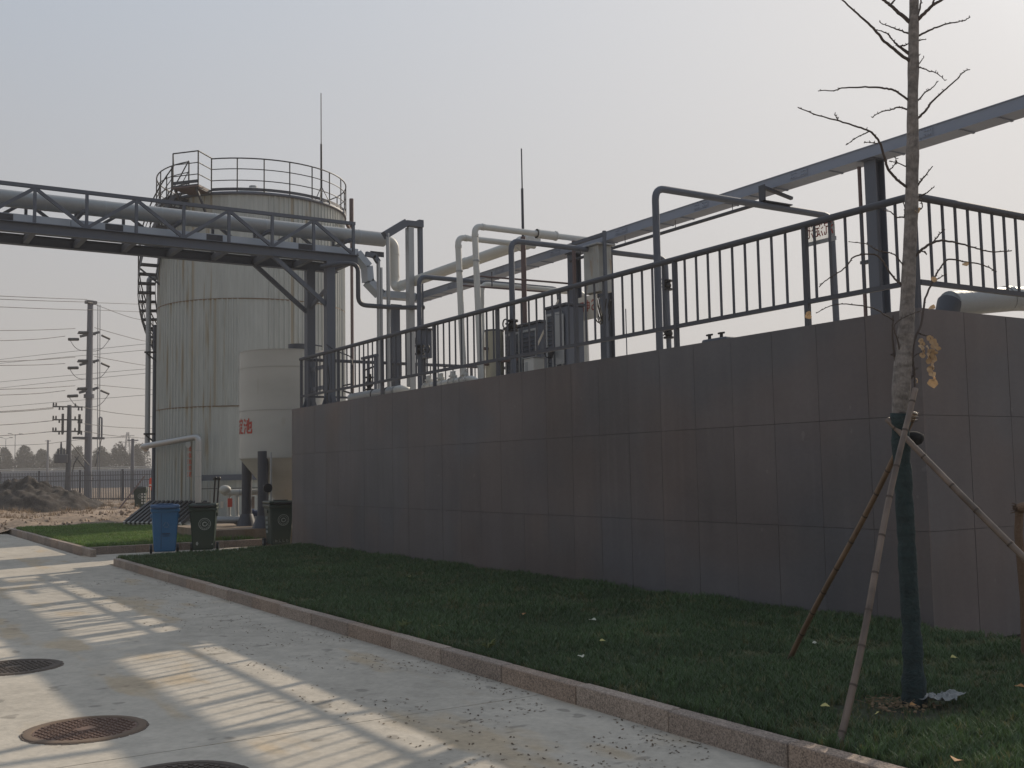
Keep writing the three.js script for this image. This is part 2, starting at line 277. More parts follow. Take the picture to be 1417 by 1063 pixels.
// ---------------------------------------------------------------- truss bridge carrying pipes over the road
{
  const t = thing('pipe_bridge', 'dark grey steel truss bridge carrying pipes across from the left', 'pipe bridge', [8.95, TOP, -21.6]);
  const O = V(8.95, TOP, -21.6), P = (x, y, z) => V(x - O.x, y - O.y, z - O.z), zf = -21.6, zb = -22.75, X1 = 9.52, X0 = -9.08, n = 20;
  for (const z of [zf, zb]) {
    part(t, 'top_chord', beam(P(X0, 7.18, z), P(X1 + .04, 7.18, z), .07, .07), M.steel);
    part(t, 'bottom_chord', hbeam(P(X0, 6.37, z), P(X1 + .1, 6.37, z), .16, .2), M.steel);
    for (let i = 0; i <= n; i++) {
      const x = X1 - i * .93; part(t, 'vertical', beam(P(x, 6.46, z), P(x, 7.15, z), .06, .055, V(1, 0, 0)), M.steel);
      if (i < n) { const up = i % 2; part(t, 'diagonal', beam(P(x, up ? 7.15 : 6.48, z), P(x - .93, up ? 6.48 : 7.15, z), .05, .062), M.steel); }
    }
  }
  for (let i = 0; i <= n; i++) { const x = X1 - i * .93; part(t, 'cross_beam', beam(P(x, 6.35, zf), P(x, 6.35, zb), .1, .12), M.steel); if (i % 2 === 0) part(t, 'pipe_rest', beam(P(x - .05, 6.82, zf), P(x - .05, 6.82, zb), .06, .06), M.steel); }
  for (const z of [zf, zb]) {
    part(t, 'column', beam(P(8.95, TOP, z), P(8.95, 6.28, z), .19, .19, V(1, 0, 0)), M.steel);
    const gus = [box(-.2, 0, -.2, .2, .02, .2)]; for (const [sx, sz] of [[1, 0], [-1, 0], [0, 1], [0, -1]]) { const g = new THREE.ExtrudeGeometry(new THREE.Shape([new THREE.Vector2(.09, .02), new THREE.Vector2(.2, .02), new THREE.Vector2(.09, .34)]), { depth: .02, bevelEnabled: false }).translate(0, 0, -.01); g.rotateY(Math.atan2(-sz, sx)); gus.push(g); }
    part(t, 'column_base', merge(gus).translate(0, 0, z - O.z), M.steel);
    part(t, 'knee_brace', beam(P(8.9, 5.3, z), P(7.66, 6.3, z), .07, .09), M.steel);
  }
  for (const y of [3.55, 4.0]) part(t, 'column_tie', beam(P(8.95, y, zf), P(8.95, y, zb), .06, .08), M.steel);
  part(t, 'column_tie', beam(P(8.95, 5.75, zf), P(8.95, 5.4, zb), .06, .08), M.steel);
}
{ // pipes on the bridge
  const ins = thing('insulated_pipe', 'thick metal-jacketed pipe running along inside the truss bridge', 'pipe', [8.26, 7.02, -22.12]);
  part(ins, 'jacket', pipe([[-17.5, 0, 0], [2.25, 0, 0]], .165, .1, 20), M.insul);
  for (let x = -16; x < 2.2; x += 1.1) part(ins, 'jacket_seam', rod(V(x, 0, 0), V(x + .025, 0, 0), .169, 20), M.galv);
  const t = thing('white_pipe', 'cream pipe leaving the truss bridge, dropping and running toward the camera', 'pipe', [10.95, 5.98, -22.5]);
  part(t, 'run', pipe([[-20, 1.12, .02], [0, 1.12, .02], [0, 0, .02], [0, 0, 5.95]], .115, .22, 18), M.cream);
  for (const [x, y, z, d] of [[0, .8, .02, V(0, 1, 0)], [0, .28, .02, V(0, 1, 0)], [0, 0, .4, V(0, 0, 1)], [0, 0, 3.4, V(0, 0, 1)]]) part(t, 'collar', flange(V(x, y, z), d, .123, .035), M.cream);
  part(t, 'end_cap', rod(V(0, 0, 5.5), V(0, 0, 6.0), .14, 20), M.white);
  for (const z of [5.55, 5.7, 5.85]) part(t, 'clamp_band', rod(V(0, 0, z), V(0, 0, z + .02), .146, 20), M.galv);
}
// ---------------------------------------------------------------- cable trays
{
  const t = thing('cable_tray', 'light grey cable tray inside the truss bridge stepping down at its right end', 'cable tray', [9.6, 6.5, -22.0]);
  const w = .34, h = .15, pts = [[-18, .1], [.15, .1], [.42, -.18], [.45, -.52], [.75, -.79], [1.58, -.79]];
  for (let i = 0; i < pts.length - 1; i++) { const n = i === 0 ? 9 : 1; for (let k = 0; k < n; k++) { const l = (s) => V(pts[i][0] + (pts[i + 1][0] - pts[i][0]) * s, pts[i][1] + (pts[i + 1][1] - pts[i][1]) * s, 0); part(t, 'tray_section', beam(l(k / n), l((k + 1) / n - (i === 0 ? .0006 : 0)), w, h), M.tray); } }
  for (let k = 0; k < 10; k++) { const x = -17.1 + k * 2 - (k === 9 ? .3 : 0), g = [box(x - .17, .04, w / 2 + .001, x + .17, .16, w / 2 + .006)]; for (const dx of [-.12, -.07, .07, .12]) for (const y of [.07, .13]) g.push(rod(V(x + dx, y, w / 2), V(x + dx, y, w / 2 + .018), .011, 8)); part(t, 'splice_plate', g, M.steelDark); }
  const s = thing('cable_tray', 'long grey cable tray rising to the right above the railing', 'cable tray', [11.2, 5.62, -22.2]);
  for (let k = 0; k < 10; k++) {
    const z0 = k * 2; part(s, 'tray_section', [box(0, 0, z0, .3, .008, z0 + 1.996), box(0, .008, z0, .006, .15, z0 + 1.996), box(.294, .008, z0, .3, .15, z0 + 1.996), box(-.012, .142, z0, .312, .152, z0 + 1.996), box(-.012, -.004, z0, .004, .012, z0 + 1.996)], M.trayLong);
    const g = [box(-.008, .03, z0 - .16, -.002, .12, z0 + .16)]; for (const dz of [-.13, -.09, -.05, .05, .09, .13]) for (const y of [.05, .1]) g.push(rod(V(-.002, y, z0 + dz), V(-.02, y, z0 + dz), .009, 6)); if (k) part(s, 'splice_plate', g, M.trayLong);
    for (const zz of [.5, 1.0, 1.5]) part(s, 'stiffener', box(.01, -.014, z0 + zz, .29, 0, z0 + zz + .03), M.trayLong);
  }
  const cd = thing('conduit', 'thin dark conduit hung just below the long cable tray', 'conduit', [11.26, 5.47, -15.8]);
  part(cd, 'tube', pipe([[0, 0, 0], [0, 0, 4.9]], .028, .1, 10), M.steelDark); for (const z of [.3, 1.6, 2.9, 4.2]) part(cd, 'hanger', rod(V(.02, 0, z), V(.02, .16, z), .006, 6), M.steelDark);
  const sp = thing('tray_bracket', 'flat bracket under the long cable tray where a dark pipe crosses', 'bracket', [11.0, 5.48, -10.67]);
  part(sp, 'plate', [box(-.05, -.1, -.06, .5, -.085, .06), box(-.05, -.1, -.06, -.035, .14, .06)], M.steelDark); part(sp, 'arm', beam(V(-.05, .12, 0), V(.55, .02, .0), .05, .04), M.steelDark);
}
function trayPost(label, x, z, h = 5.62, w = .18) {
  const t = thing('tray_post', label, 'post', [x, TOP, z], 0, 'posts under the long cable tray');
  part(t, 'shaft', hbeam(V(0, 0, 0), V(0, h - TOP - .005, 0), w, w, .016, V(1, 0, 0)), M.steel); part(t, 'base_plate', box(-.16, 0, -.16, .16, .02, .16), M.steel); part(t, 'cap_plate', box(-.14, h - TOP - .02, -.1, .14, h - TOP - .006, .1), M.steel);
}
trayPost('grey post holding the cable tray, right behind the bare tree trunk', 11.35, -9.05);
trayPost('grey post under the cable tray, right of the small cabinet', 11.35, -14.85);
trayPost('grey post under the cable tray, left of the small cabinet', 11.35, -15.8);
{ const t = thing('tray_post', 'grey box post where the stepped tray meets the long tray', 'post', [10.75, TOP, -22.1], 0, 'posts under the long cable tray'); part(t, 'shaft', rbox(-.1, 0, -.1, .1, 2.42, .1, .01), M.steel); part(t, 'base_plate', box(-.17, 0, -.17, .17, .02, .17), M.steel); part(t, 'cap_plate', box(-.13, 2.421, -.13, .13, 2.44, .13), M.steel); }
{ const t = thing('drain_pipe', 'thin dark pipe beside the tray post behind the bare tree', 'pipe', [11.3, TOP, -9.25]); part(t, 'tube', pipe([[0, 0, 0], [0, 2.5, 0]], .025), M.brownPipe); part(t, 'clip', box(-.03, 1.2, -.03, .05, 1.24, .15), M.steelDark); }
{ // vertical trays and pipes near the bridge end
  let t = thing('vertical_tray', 'tall light grey cable tray dropping from the bridge, wide one', 'cable tray', [10.78, TOP, -21.35]);
  part(t, 'channel', [box(-.06, 0, -.09, .06, 4.1, -.085), box(-.06, 0, -.085, -.054, 4.1, .09), box(.054, 0, -.085, .06, 4.1, .09)], M.galv); part(t, 'cover', box(-.066, 0, .0905, .066, 4.1, .096), M.galv);
  part(t, 'elbow', [beam(V(-.62, 3.86, 0), V(-.1, 4.2, 0), .18, .17), beam(V(-.1, 4.19, 0), V(.32, 4.19, 0), .185, .12)], M.steel);
  t = thing('vertical_tray', 'narrow dark vertical tray beside the wide light one', 'cable tray', [11.05, TOP, -21.35]);
  part(t, 'channel', box(-.045, 0, -.05, .045, 4.25, .05), M.steel); part(t, 'cap', box(-.06, 4.25, -.07, .06, 4.3, .07), M.steel);
  t = thing('standpipe', 'slim grey standpipe with a rounded top near the bridge end', 'pipe', [10.22, TOP, -21.3]); part(t, 'tube', pipe([[0, 0, 0], [0, 3.88, 0]], .045), M.galv); part(t, 'dome_cap', new THREE.SphereGeometry(.047, 12, 8).translate(0, 3.88, 0), M.white);
  t = thing('hooked_channel', 'grey channel post with its top bent left, below the bridge end', 'pipe', [9.98, TOP, -21.25]);
  part(t, 'channel', [box(-.045, 0, -.05, .0, 3.25, .05), box(.012, 0, -.05, .055, 3.1, .05)], M.galv); part(t, 'hook', [beam(V(-.02, 3.22, 0), V(-.12, 3.36, 0), .09, .1), beam(V(-.1, 3.35, 0), V(-.32, 3.38, 0), .09, .1)], M.steel);
  t = thing('dark_pipe', 'dark bent pipe dropping from under the bridge to the tray', 'pipe', [9.45, 5.3, -21.2]); part(t, 'tube', pipe([[-.75, .82, -.3], [-.35, .9, -.1], [0, .9, 0], [0, 0, 0], [.9, 0, 0], [1.6, .05, 0]], .05, .2), M.steelDark);
}
// inverted U pipes that step over the basin
function uPipe(label, z, x0, x1, y, r, m, yEnd, valves) {
  const t = thing('crossover_pipe', label, 'pipe', [x0, TOP, z]);
  part(t, 'tube', pipe([[0, -.01, 0], [0, y - TOP, 0], [x1 - x0, y - TOP, 0], [x1 - x0 + .03, yEnd - TOP, 0]], r, .16, 12), m);
  for (const [side, yy, s] of valves) {
    const x = side ? x1 - x0 + .02 : 0, v = part(t, 'valve', [rod(V(x, yy - TOP - .09, 0), V(x, yy - TOP - .06, 0), r + .045, 14), rod(V(x, yy - TOP + .06, 0), V(x, yy - TOP + .09, 0), r + .045, 14), new THREE.SphereGeometry(r + .03, 12, 8).translate(x, yy - TOP, 0), rod(V(x, yy - TOP, 0), V(x - s * .14, yy - TOP + .02, .02), .016, 8)], M.black);
    part(v, 'handwheel', new THREE.TorusGeometry(.07, .012, 6, 16).rotateY(Math.PI / 2).translate(x - s * .15, yy - TOP + .02, .02), M.black);
  }
}
uPipe('dark inverted-U pipe, tallest one, in front of the long tray', -10.67, 9.0, 12.36, 5.33, .048, M.steel, TOP, [[1, 3.62, 1]]);
uPipe('dark inverted-U pipe in front of the white risers, right of the lightning pole', -14.24, 9.0, 12.2, 5.32, .046, M.steel, TOP, [[0, 3.95, 1], [1, 4.85, 1], [1, 4.0, 1]]);
uPipe('dark inverted-U pipe beside the narrow vertical tray', -17.45, 9.0, 12.14, 5.27, .046, M.steel, TOP, [[0, 3.9, -1]]);
uPipe('light grey inverted-U pipe behind the white risers', -16.8, 9.95, 12.3, 5.1, .05, M.white, TOP, []);
for (const [label, z, x1, y, cx] of [['shorter white pipe riser turning right, left one of two', -16.5, 10.95, 5.85, 0], ['taller white pipe riser turning right with a sleeve coupling', -15.9, 11.95, 5.93, 10.6]]) {
  const t = thing('white_riser', label, 'pipe', [9.3, TOP, z]);
  part(t, 'tube', pipe([[.02, -.01, .12], [0, y - TOP, 0], [x1 - 9.3, y - TOP, 0]], .055, .14, 14), M.white);
  part(t, 'elbow_collar', [flange(V(.003, y - TOP - .17, .01), V(0, 1, 0), .062, .05), flange(V(.17, y - TOP, 0), V(1, 0, 0), .062, .05)], M.white);
  part(t, 'clip', flange(V(.006, y - TOP - .62, .03), V(0, 1, 0), .064, .025), M.galv);
  if (cx) { part(t, 'coupling', rod(V(cx - 9.3, y - TOP, 0), V(cx - 9.3 + .42, y - TOP, 0), .082, 18), M.white); for (const d of [0, .4]) part(t, 'coupling_rim', rod(V(cx - 9.3 + d, y - TOP, 0), V(cx - 9.3 + d + .03, y - TOP, 0), .09, 18), M.white); }
}
{ const t = thing('pipe_strut', 'pair of thin horizontal struts tying the white risers back', 'strut', [9.3, 4.98, -16.3]); for (const [y, z] of [[0, -.2], [.08, .35]]) part(t, 'strut', rod(V(0, y, z), V(2.0, y + .02, z), .018, 8), M.brownPipe); part(t, 'hanger', rod(V(.7, .03, -.2), V(.7, .3, -.2), .012, 6), M.steelDark); }
function lightningPole(label, p, hs) { const t = thing('lightning_rod', label, 'lightning rod', p); let y = 0; hs.forEach(([h, r, m], i) => { part(t, i ? 'rod' : 'mast', cyl(r, r * .92, h, 0, y, 0, 12), m); y += h; }); return t; }
lightningPole('tall lightning rod on a brown mast standing on the basin', [10.5, TOP, -16.2], [[2.85, .05, M.brownPipe], [.9, .026, M.steelDark], [.75, .013, M.steelDark]]);
lightningPole('distant slender rod seen between the railing bars', [16.8, 0, -21.2], [[4.4, .03, M.steel], [1.3, .014, M.steel]]);

// ---------------------------------------------------------------- machines on the deck
function blower(label, x0, x1, z0, z1, y1) {
  const t = thing('blower_unit', label, 'machine', [x0, TOP, z0]); const W = x1 - x0, D = z1 - z0, H = y1 - TOP;
  part(t, 'casing', rbox(0, .08, 0, W, H, D, .02), M.steel); part(t, 'plinth', box(.04, 0, .04, W - .04, .08, D - .04), M.black);
  part(t, 'lid', rbox(-.025, H + .001, -.025, W + .025, H + .05, D + .025, .015), M.steelDark);
  const n = 2, pw = (D - .1) / n;
  for (let k = 0; k < n; k++) {
    const za = .05 + k * pw, zb = za + pw - .06, f = part(t, 'louvre_frame', [box(-.02, .16, za, -.001, .2, zb), box(-.02, H - .12, za, -.001, H - .08, zb), box(-.02, .2, za, -.001, H - .12, za + .035), box(-.02, .2, zb - .035, -.001, H - .12, zb)], M.galv);
    for (let y = .23; y < H - .14; y += .075) part(f, 'slat', beam(V(-.008, y, za + .035), V(-.008, y, zb - .035), .004, .055, V(.5, 1, 0)), M.steelDark);
  }
  return t;
}
blower('dark louvred machine housing, the lower left one behind the railing', 10.4, 11.0, -16.75, -15.55, 4.25);
{ const b = blower('taller dark machine housing with a pale door, right of the lower one', 9.95, 10.3, -14.72, -14.1, 4.32);
  part(b, 'door', rbox(-.034, .3, .34, -.021, 1.12, .57, .005), M.galv); const v = part(b, 'valve', [rod(V(-.1, .42, .3), V(-.1, .55, .3), .03), new THREE.SphereGeometry(.05, 10, 8).translate(-.1, .5, .3)], M.black); part(v, 'handwheel', new THREE.TorusGeometry(.08, .013, 6, 16).rotateY(1.57).translate(-.17, .5, .3), M.black); }
{ let t = thing('meter_box', 'small white box at the foot of the dark machine housings', 'box', [9.75, TOP, -15.1]); part(t, 'case', rbox(0, .02, 0, .22, .46, .3, .012), M.white); part(t, 'window', box(-.004, .25, .05, -.001, .4, .13), M.galv); part(t, 'lid', box(-.015, .46, -.015, .235, .475, .315), M.galv);
  t = thing('filter_cylinder', 'upright cream steel cylinder behind the railing bars', 'cylinder', [10.0, TOP, -16.45]); part(t, 'shell', cyl(.17, .17, 1.1, 0, 0, 0, 28), mat(.34, .33, .27, .35, { metalness: .5 })); part(t, 'lid', cyl(.178, .178, .03, 0, 1.1, 0, 28), M.steelDark); for (const y of [.78, .5]) part(t, 'nozzle', rod(V(-.15, y, .03), V(-.24, y, .04), .028, 12), M.brownPipe); part(t, 'outlet', rod(V(.05, .55, .15), V(.1, .55, .6), .03, 10), M.brownPipe);
  t = thing('plastic_manifold', 'row of white plastic valves and tees along the wall edge', 'pipe fittings', [9.05, 3.22, -17.5]);
  part(t, 'header', pipe([[0, -.1, 0], [0, 0, .1], [0, 0, 1.9], [.1, -.12, 2.0]], .055, .1), M.white);
  for (const z of [.3, .75, 1.2, 1.6]) { part(t, 'tee', [rod(V(0, 0, z), V(0, .16, z), .05, 12), flange(V(0, .1, z), V(0, 1, 0), .075, .03), flange(V(0, 0, z - .1), V(0, 0, 1), .075, .03), flange(V(0, 0, z + .1), V(0, 0, 1), .075, .03)], M.white); part(t, 'valve_handle', rbox(-.02, .16, z - .07, .02, .19, z + .07, .006), M.white); }
  t = thing('pallet_board', 'pale board lying flat at the foot of the cream cylinder', 'board', [9.4, TOP, -16.1]); part(t, 'board', rbox(0, .1, 0, .5, .125, .5, .004), M.white); part(t, 'bearer', [box(.02, -.012, .03, .48, .1, .08), box(.02, -.012, .42, .48, .1, .47)], M.cream);
}
{ // cabinet with its printed board seen from behind, cables hanging
  const t = thing('control_cabinet', 'weathered metal cabinet on posts with mirrored red lettering below', 'cabinet', [10.5, TOP, -14.4]);
  const rustTex = tex(256, 512, (u, v) => { const a = fbm(u, v, 5, 4, 201), s = fbm(u, v, 14, 4, 202, 3), k = .9 + .3 * (a - .5), r = .55 * sstep(.58, .76, s) * sstep(.3, .65, fbm(u, v, 3, 3, 203)); return [k * (.4 - .05 * r), k * (.41 - .16 * r), k * (.4 - .25 * r)]; });
  part(t, 'case', rbox(0, 1.5, .05, .28, 2.28, .46, .012), new THREE.MeshStandardMaterial({ map: rustTex, roughness: .55, metalness: .3 })); part(t, 'rain_cap', rbox(-.05, 2.281, .0, .33, 2.31, .51, .008), M.galv);
  for (const z of [-.34, .53]) { const p = part(t, 'leg', box(.06, -.012, z - .022, .11, 2.5, z + .022), z < 0 ? M.brownPipe : M.steel); part(p, 'foot', box(.0, -.012, z - .07, .17, .0, z + .07), M.galv); }
  for (const y of [1.42, 2.42]) part(t, 'tie_bar', box(.055, y, -.36, .115, y + .055, .55), M.steel);
  const b = part(t, 'sign_board', box(-.03, 1.06, -.1, -.022, 1.46, .44), M.board); const map = (u, v) => V(-.034, 1.15 + v, .42 - u);
  part(b, 'lettering', strokes([['ess', .02, .04, .12, .2], ['dian4', .17, .04, .14, .2], ['kou', .34, .04, .12, .2]].map(a => a), (u, v) => map(u, v), .022), mat(.5, .12, .09, .7));
  const c = []; for (let k = 0; k < 6; k++) { const z0 = .08 + k * .05, z1 = .5 + k * .03, dr = .35 + .12 * rnd(); c.push(sweep(Array.from({ length: 15 }, (_, i) => { const s = i / 14; return V(.1 + .1 * Math.sin(k), 1.5 - dr * 4 * s * (1 - s) - s * .15, z0 + (z1 - z0) * s); }), .011, 6)); } c.forEach(g => part(t, 'cable', g, M.cable));
  const s = thing('floodlight_arm', 'pale slanting strut leaning left of the small cabinet', 'strut', [9.9, 3.75, -14.9]); part(s, 'bar', beam(V(0, 0, 0), V(.25, .75, .3), .05, .02), M.board);
}
{ // sign on the railing: clear board, its red characters read from behind
  const t = thing('hanging_sign', 'clear sign with red mirrored Chinese characters hung behind the railing', 'sign', [8.54, 3.95, -7.33]);
  const b = part(t, 'board', box(0, 0, -.42, .004, .25, .0), new THREE.MeshPhysicalMaterial({ color: col(.92, .91, .88), roughness: .15, transmission: .92, thickness: 0 }));
  part(b, 'lettering', strokes([['chen', 0, 0, .115, .15], ['dian', .13, 0, .115, .15], ['chi', .26, 0, .115, .15]], (u, v) => V(-.004, v + .06, -.02 - u), .0125), mat(.36, .03, .025, .7));
  part(t, 'edge_strip', box(-.003, -.012, -.43, .008, .03, .01), M.galv); part(t, 'string', [rod(V(.002, .24, -.05), V(-.06, .2, -.05), .003, 5), rod(V(.002, .25, -.37), V(-.06, .21, -.37), .003, 5)], M.cable);
}
{ // the corner pipe at right, insulated
  let t = thing('insulated_pipe', 'fat grey insulated pipe resting at the right corner of the basin', 'pipe', [10.3, TOP, -7.2]);
  part(t, 'jacket', pipe([[-.16, .3, .02], [1.15, .46, -.05], [3.2, .56, -.1]], .14, .16, 22), M.insul);
  part(t, 'flange', [rod(V(.95, .44, -.04), V(1.02, .46, -.04), .148, 22), rod(V(1.6, .55, -.06), V(1.63, .55, -.06), .142, 22)], M.insul); part(t, 'end_collar', rod(V(-.32, .1, .03), V(-.155, .3, .02), .09, 20, .138), M.steelDark);
  t = thing('insulated_pipe', 'lower grey pipe lying behind the fat insulated one', 'pipe', [11.0, TOP + .22, -8.0]); part(t, 'jacket', pipe([[0, 0, 0], [2.8, .04, 0]], .15, .1, 20), M.insul); part(t, 'saddle', [box(.4, -.24, -.12, .5, -.1, .12), box(2, -.24, -.12, 2.1, -.1, .12)], M.steel);
  t = thing('hatch_box', 'low grey hatch with clamps on the wall edge', 'hatch', [8.62, TOP, -9.05]); part(t, 'lid', rbox(0, 0, -.42, .5, .09, 0, .03), M.steel); for (const z of [-.32, -.12]) part(t, 'clamp', [rod(V(.05, .08, z), V(.05, .15, z), .02, 8), rod(V(.05, .14, z - .05), V(.05, .14, z + .05), .012, 8)], M.black);
}
{ // left end clutter
  let t = thing('switch_box', 'small grey switch box with a rain roof on a post', 'box', [9.55, TOP, -18.35]); part(t, 'case', rbox(-.08, .78, -.16, .1, 1.32, .16, .01), M.steel); part(t, 'roof', box(-.12, 1.33, -.22, .14, 1.35, .22), M.steelDark); part(t, 'post', box(-.02, -.012, -.02, .03, .78, .03), M.steelDark); part(t, 'cable', [sweep(bend([V(-.1, 1.2, .05), V(-.18, 1.1, .08), V(-.17, .9, .1), V(-.1, .85, .06)], .05), .012, 6)], M.cable); part(t, 'isolator', [rod(V(-.08, 1.1, .0), V(-.16, 1.1, 0), .05, 12), box(-.18, 1.06, -.015, -.16, 1.18, .015)], M.black);
  t = thing('valve_stand', 'dark frame holding a valve with a handwheel near the left end', 'valve', [9.2, TOP, -20.1]); part(t, 'frame', [box(-.02, 0, -.3, .03, .95, -.26), box(-.02, 0, .26, .03, .95, .3), box(-.03, .95, -.36, .04, 1.0, .36)], M.steel); part(t, 'body', [rod(V(0, .2, 0), V(0, .62, 0), .04, 10), new THREE.SphereGeometry(.085, 12, 8).translate(0, .42, 0), flange(V(0, .3, 0), V(0, 1, 0), .09), flange(V(0, .55, 0), V(0, 1, 0), .09)], M.black); part(t, 'handwheel', new THREE.TorusGeometry(.11, .014, 6, 18).rotateX(1.57).rotateZ(.4).translate(0, .74, .02), M.black); part(t, 'spindle', rod(V(0, .6, 0), V(0, .94, 0), .012, 8), M.steel); part(t, 'pipe', rod(V(0, -.012, 0), V(0, .22, 0), .05, 12), M.steel);
  t = thing('floor_pipe', 'short fat grey pipe lying along the wall edge with a white elbow', 'pipe', [8.85, 3.19, -19.2]); part(t, 'tube', pipe([[0, 0, -1.0], [0, 0, .5], [.02, .0, 1.0]], .1, .1, 18), M.galv); part(t, 'elbow', pipe([[.02, 0, 1.0], [.05, .03, 1.12], [.2, -.02, 1.18]], .085, .06, 14), M.white); part(t, 'band', [rod(V(0, 0, .1), V(0, 0, .13), .106, 18), rod(V(0, 0, .7), V(0, 0, .73), .106, 18)], M.black); part(t, 'saddle', [box(-.1, -.132, -.7, .1, -.06, -.6), box(-.1, -.132, .3, .1, -.06, .4)], M.steel);
  t = thing('cable_run', 'loose black cable sagging along the truss columns', 'cable', [8.8, TOP, -21.4]); part(t, 'cable', sweep(bend([V(0, 1.35, 0), V(.05, 1.2, .3), V(.05, 1.05, .9), V(.02, .95, 1.3), V(0, 0, 1.35)], .2), .012, 6), M.cable); part(t, 'cable', sweep(bend([V(0, 1.1, 0), V(-.02, .8, .15), V(.02, .5, .1), V(-.03, .2, .05), V(.02, 0, .12)], .15), .011, 6), M.cable);
}
// ---------------------------------------------------------------- the big clad tank
const PAD = .25, PL = .38;
{ const pad = struct('tank_pad'); part(pad, 'slab', box(8.75, -.2, -41, 17.5, PAD, -28.62), M.concrete); part(pad, 'plinth', box(7.45, -.2, -28.6, 12.5, PL, -25.15), new THREE.MeshStandardMaterial({ map: concreteTex, color: col(.55, .47, .42), roughness: .95 })); }
{
  const t = thing('storage_tank', 'tall round tank clad in pale ribbed sheets with rust streaks', 'tank', [12.03, PAD, -35.87], -.3215);
  const R = 3.13, tiers = [[.02, 3.6], [3.62, 7.02], [7.04, 10.42]], H = 10.45, pol = (ph, r, y) => V(-Math.sin(ph) * r, y, Math.cos(ph) * r), dg = Math.PI / 180;
  const rust = [0, 1, 2, 3, 4, 5].map(i => tex(256, 512, (u, v) => {
    const s = fbm(u, v, 9, 3, 300 + i, 2), a = fbm(u, v, 5, 4, 320 + i), f = fbm(u, v, 60, 2, 340 + i, 9), seam = i === 1 || i === 4 ? Math.exp(-(((u - .07) / .07) ** 2)) : 0;
    let r = sstep(.54, .82, s) * [.2, .6, .06, .85, .95, .12][i] * (.35 + .85 * fbm(u, v, 3, 3, 360 + i)) + seam * [.0, .65, 0, 0, .8, 0][i] * (.6 + .4 * f); r = Math.min(1, r * (1 + 2.2 * sstep(.985, 1, v)));
    const k = .95 + .18 * (a - .5) + .14 * (f - .5), b = [.405, .425, .412]; return [k * (b[0] * (1 - r) + .27 * r), k * (b[1] * (1 - r) + .2 * r), k * (b[2] * (1 - r) + .1 * r)];
  }));
  const mats = rust.map(m => new THREE.MeshStandardMaterial({ map: m, roughness: .42, metalness: .12 }));
  const sheet = (y0, y1, flat) => { // one ribbed sheet, 15 degrees wide
    const pos = [], uv = [], idx = [], pr = []; const n = flat ? 3 : 5, w = 15.1 * dg;
    for (let k = 0; k < n; k++) for (const [f, h] of [[0, 0], [.55, 0], [.68, 1], [.87, 1]]) pr.push([(k + f) / n, h]); pr.push([1, 0]);
    pr.forEach(([f, h]) => { for (const [y, v] of [[y0, 0], [y1, 1]]) { const p = pol(-f * w, R + h * (flat ? .01 : .034), y); pos.push(p.x, p.y, p.z); uv.push(f, v); } });
    for (let i = 0; i < pr.length - 1; i++) { const a = i * 2; idx.push(a, a + 2, a + 1, a + 1, a + 2, a + 3); }
    const g = new THREE.BufferGeometry(); g.setAttribute('position', new THREE.Float32BufferAttribute(pos, 3)); g.setAttribute('uv', new THREE.Float32BufferAttribute(uv, 2)); g.setIndex(idx); const q = g.toNonIndexed(); q.computeVertexNormals(); return q;
  };
  tiers.forEach(([a, b], ti) => {
    const g = sheet(a, b, false), gf = sheet(a, b, true);
    for (let k = 0; k < 24; k++) { const flat = k === 1 || (k === 2 && ti !== 1) || (k === 3 && ti === 2), o = part(t, 'cladding_sheet', flat ? gf : g, mats[flat ? (k === 3 ? 4 : [2, 5][k % 2]) : k === 3 || k === 23 ? 4 : k === 4 ? 3 : k === 5 ? [1, 3, 1][ti] : k === 6 ? [3, 4, 3][ti] : k === 2 ? 1 : [2, 0, 5, 1, 0, 5][(k * 5 + ti * 2) % 6]]); o.rotation.y = -(k * 15 - 7) * dg; }
    part(t, 'seam_band', new THREE.CylinderGeometry(R + .03, R + .03, .035, 96, 1, true).translate(0, b, 0), mat(.17, .12, .08, .8));
  });
  part(t, 'inner_shell', new THREE.CylinderGeometry(R - .04, R - .04, H, 64).translate(0, H / 2, 0), M.galv);
  part(t, 'roof', new THREE.ConeGeometry(R + .05, .7, 72, 1).translate(0, H + .35, 0), M.cream);
  part(t, 'rim', new THREE.LatheGeometry([[R + .02, H - .07], [R + .09, H - .06], [R + .09, H + .02], [R - .05, H + .03]].map(p => new THREE.Vector2(...p)), 96), M.steel);
  const vent = part(t, 'vent', new THREE.LatheGeometry([[.72, H + .5], [.72, H + .66], [.4, H + .9], [.1, H + .98], [0, H + .99]].map(p => new THREE.Vector2(...p)), 32), M.white); part(vent, 'hatch', cyl(.14, .14, .08, 0, H + .97, 0), M.galv);
  const ringTube = (p0, p1, r, y, rad = .02) => sweep(Array.from({ length: 61 }, (_, i) => pol((p0 + (p1 - p0) * i / 60) * dg, r, y)), rad, 6);
  const rt = R + .08; for (const [h, r] of [[.38, .016], [.75, .016], [1.1, .022]]) part(t, 'guard_rail', ringTube(24, -321, rt, H + h, r), M.black);
  for (let a = 24; a >= -322; a -= 15) part(t, 'guard_post', rod(pol(a * dg, rt, H), pol(a * dg, rt, H + 1.1), .02, 8), M.black);
  part(t, 'toe_board', new THREE.CylinderGeometry(rt, rt, .1, 80, 1, true, Math.PI * 2 * (1 - 24 / 360), Math.PI * 2 * .955).translate(0, H + .09, 0), M.steelDark);
  // landing and spiral stair down the left side
  const deckShape = new THREE.Shape(); { const p = [pol(24 * dg, R + .1, 0), pol(24 * dg, R + .95, 0), pol(38 * dg, R + .95, 0), pol(38 * dg, R + .1, 0)]; p.forEach((q, i) => i ? deckShape.lineTo(q.x, -q.z) : deckShape.moveTo(q.x, -q.z)); }
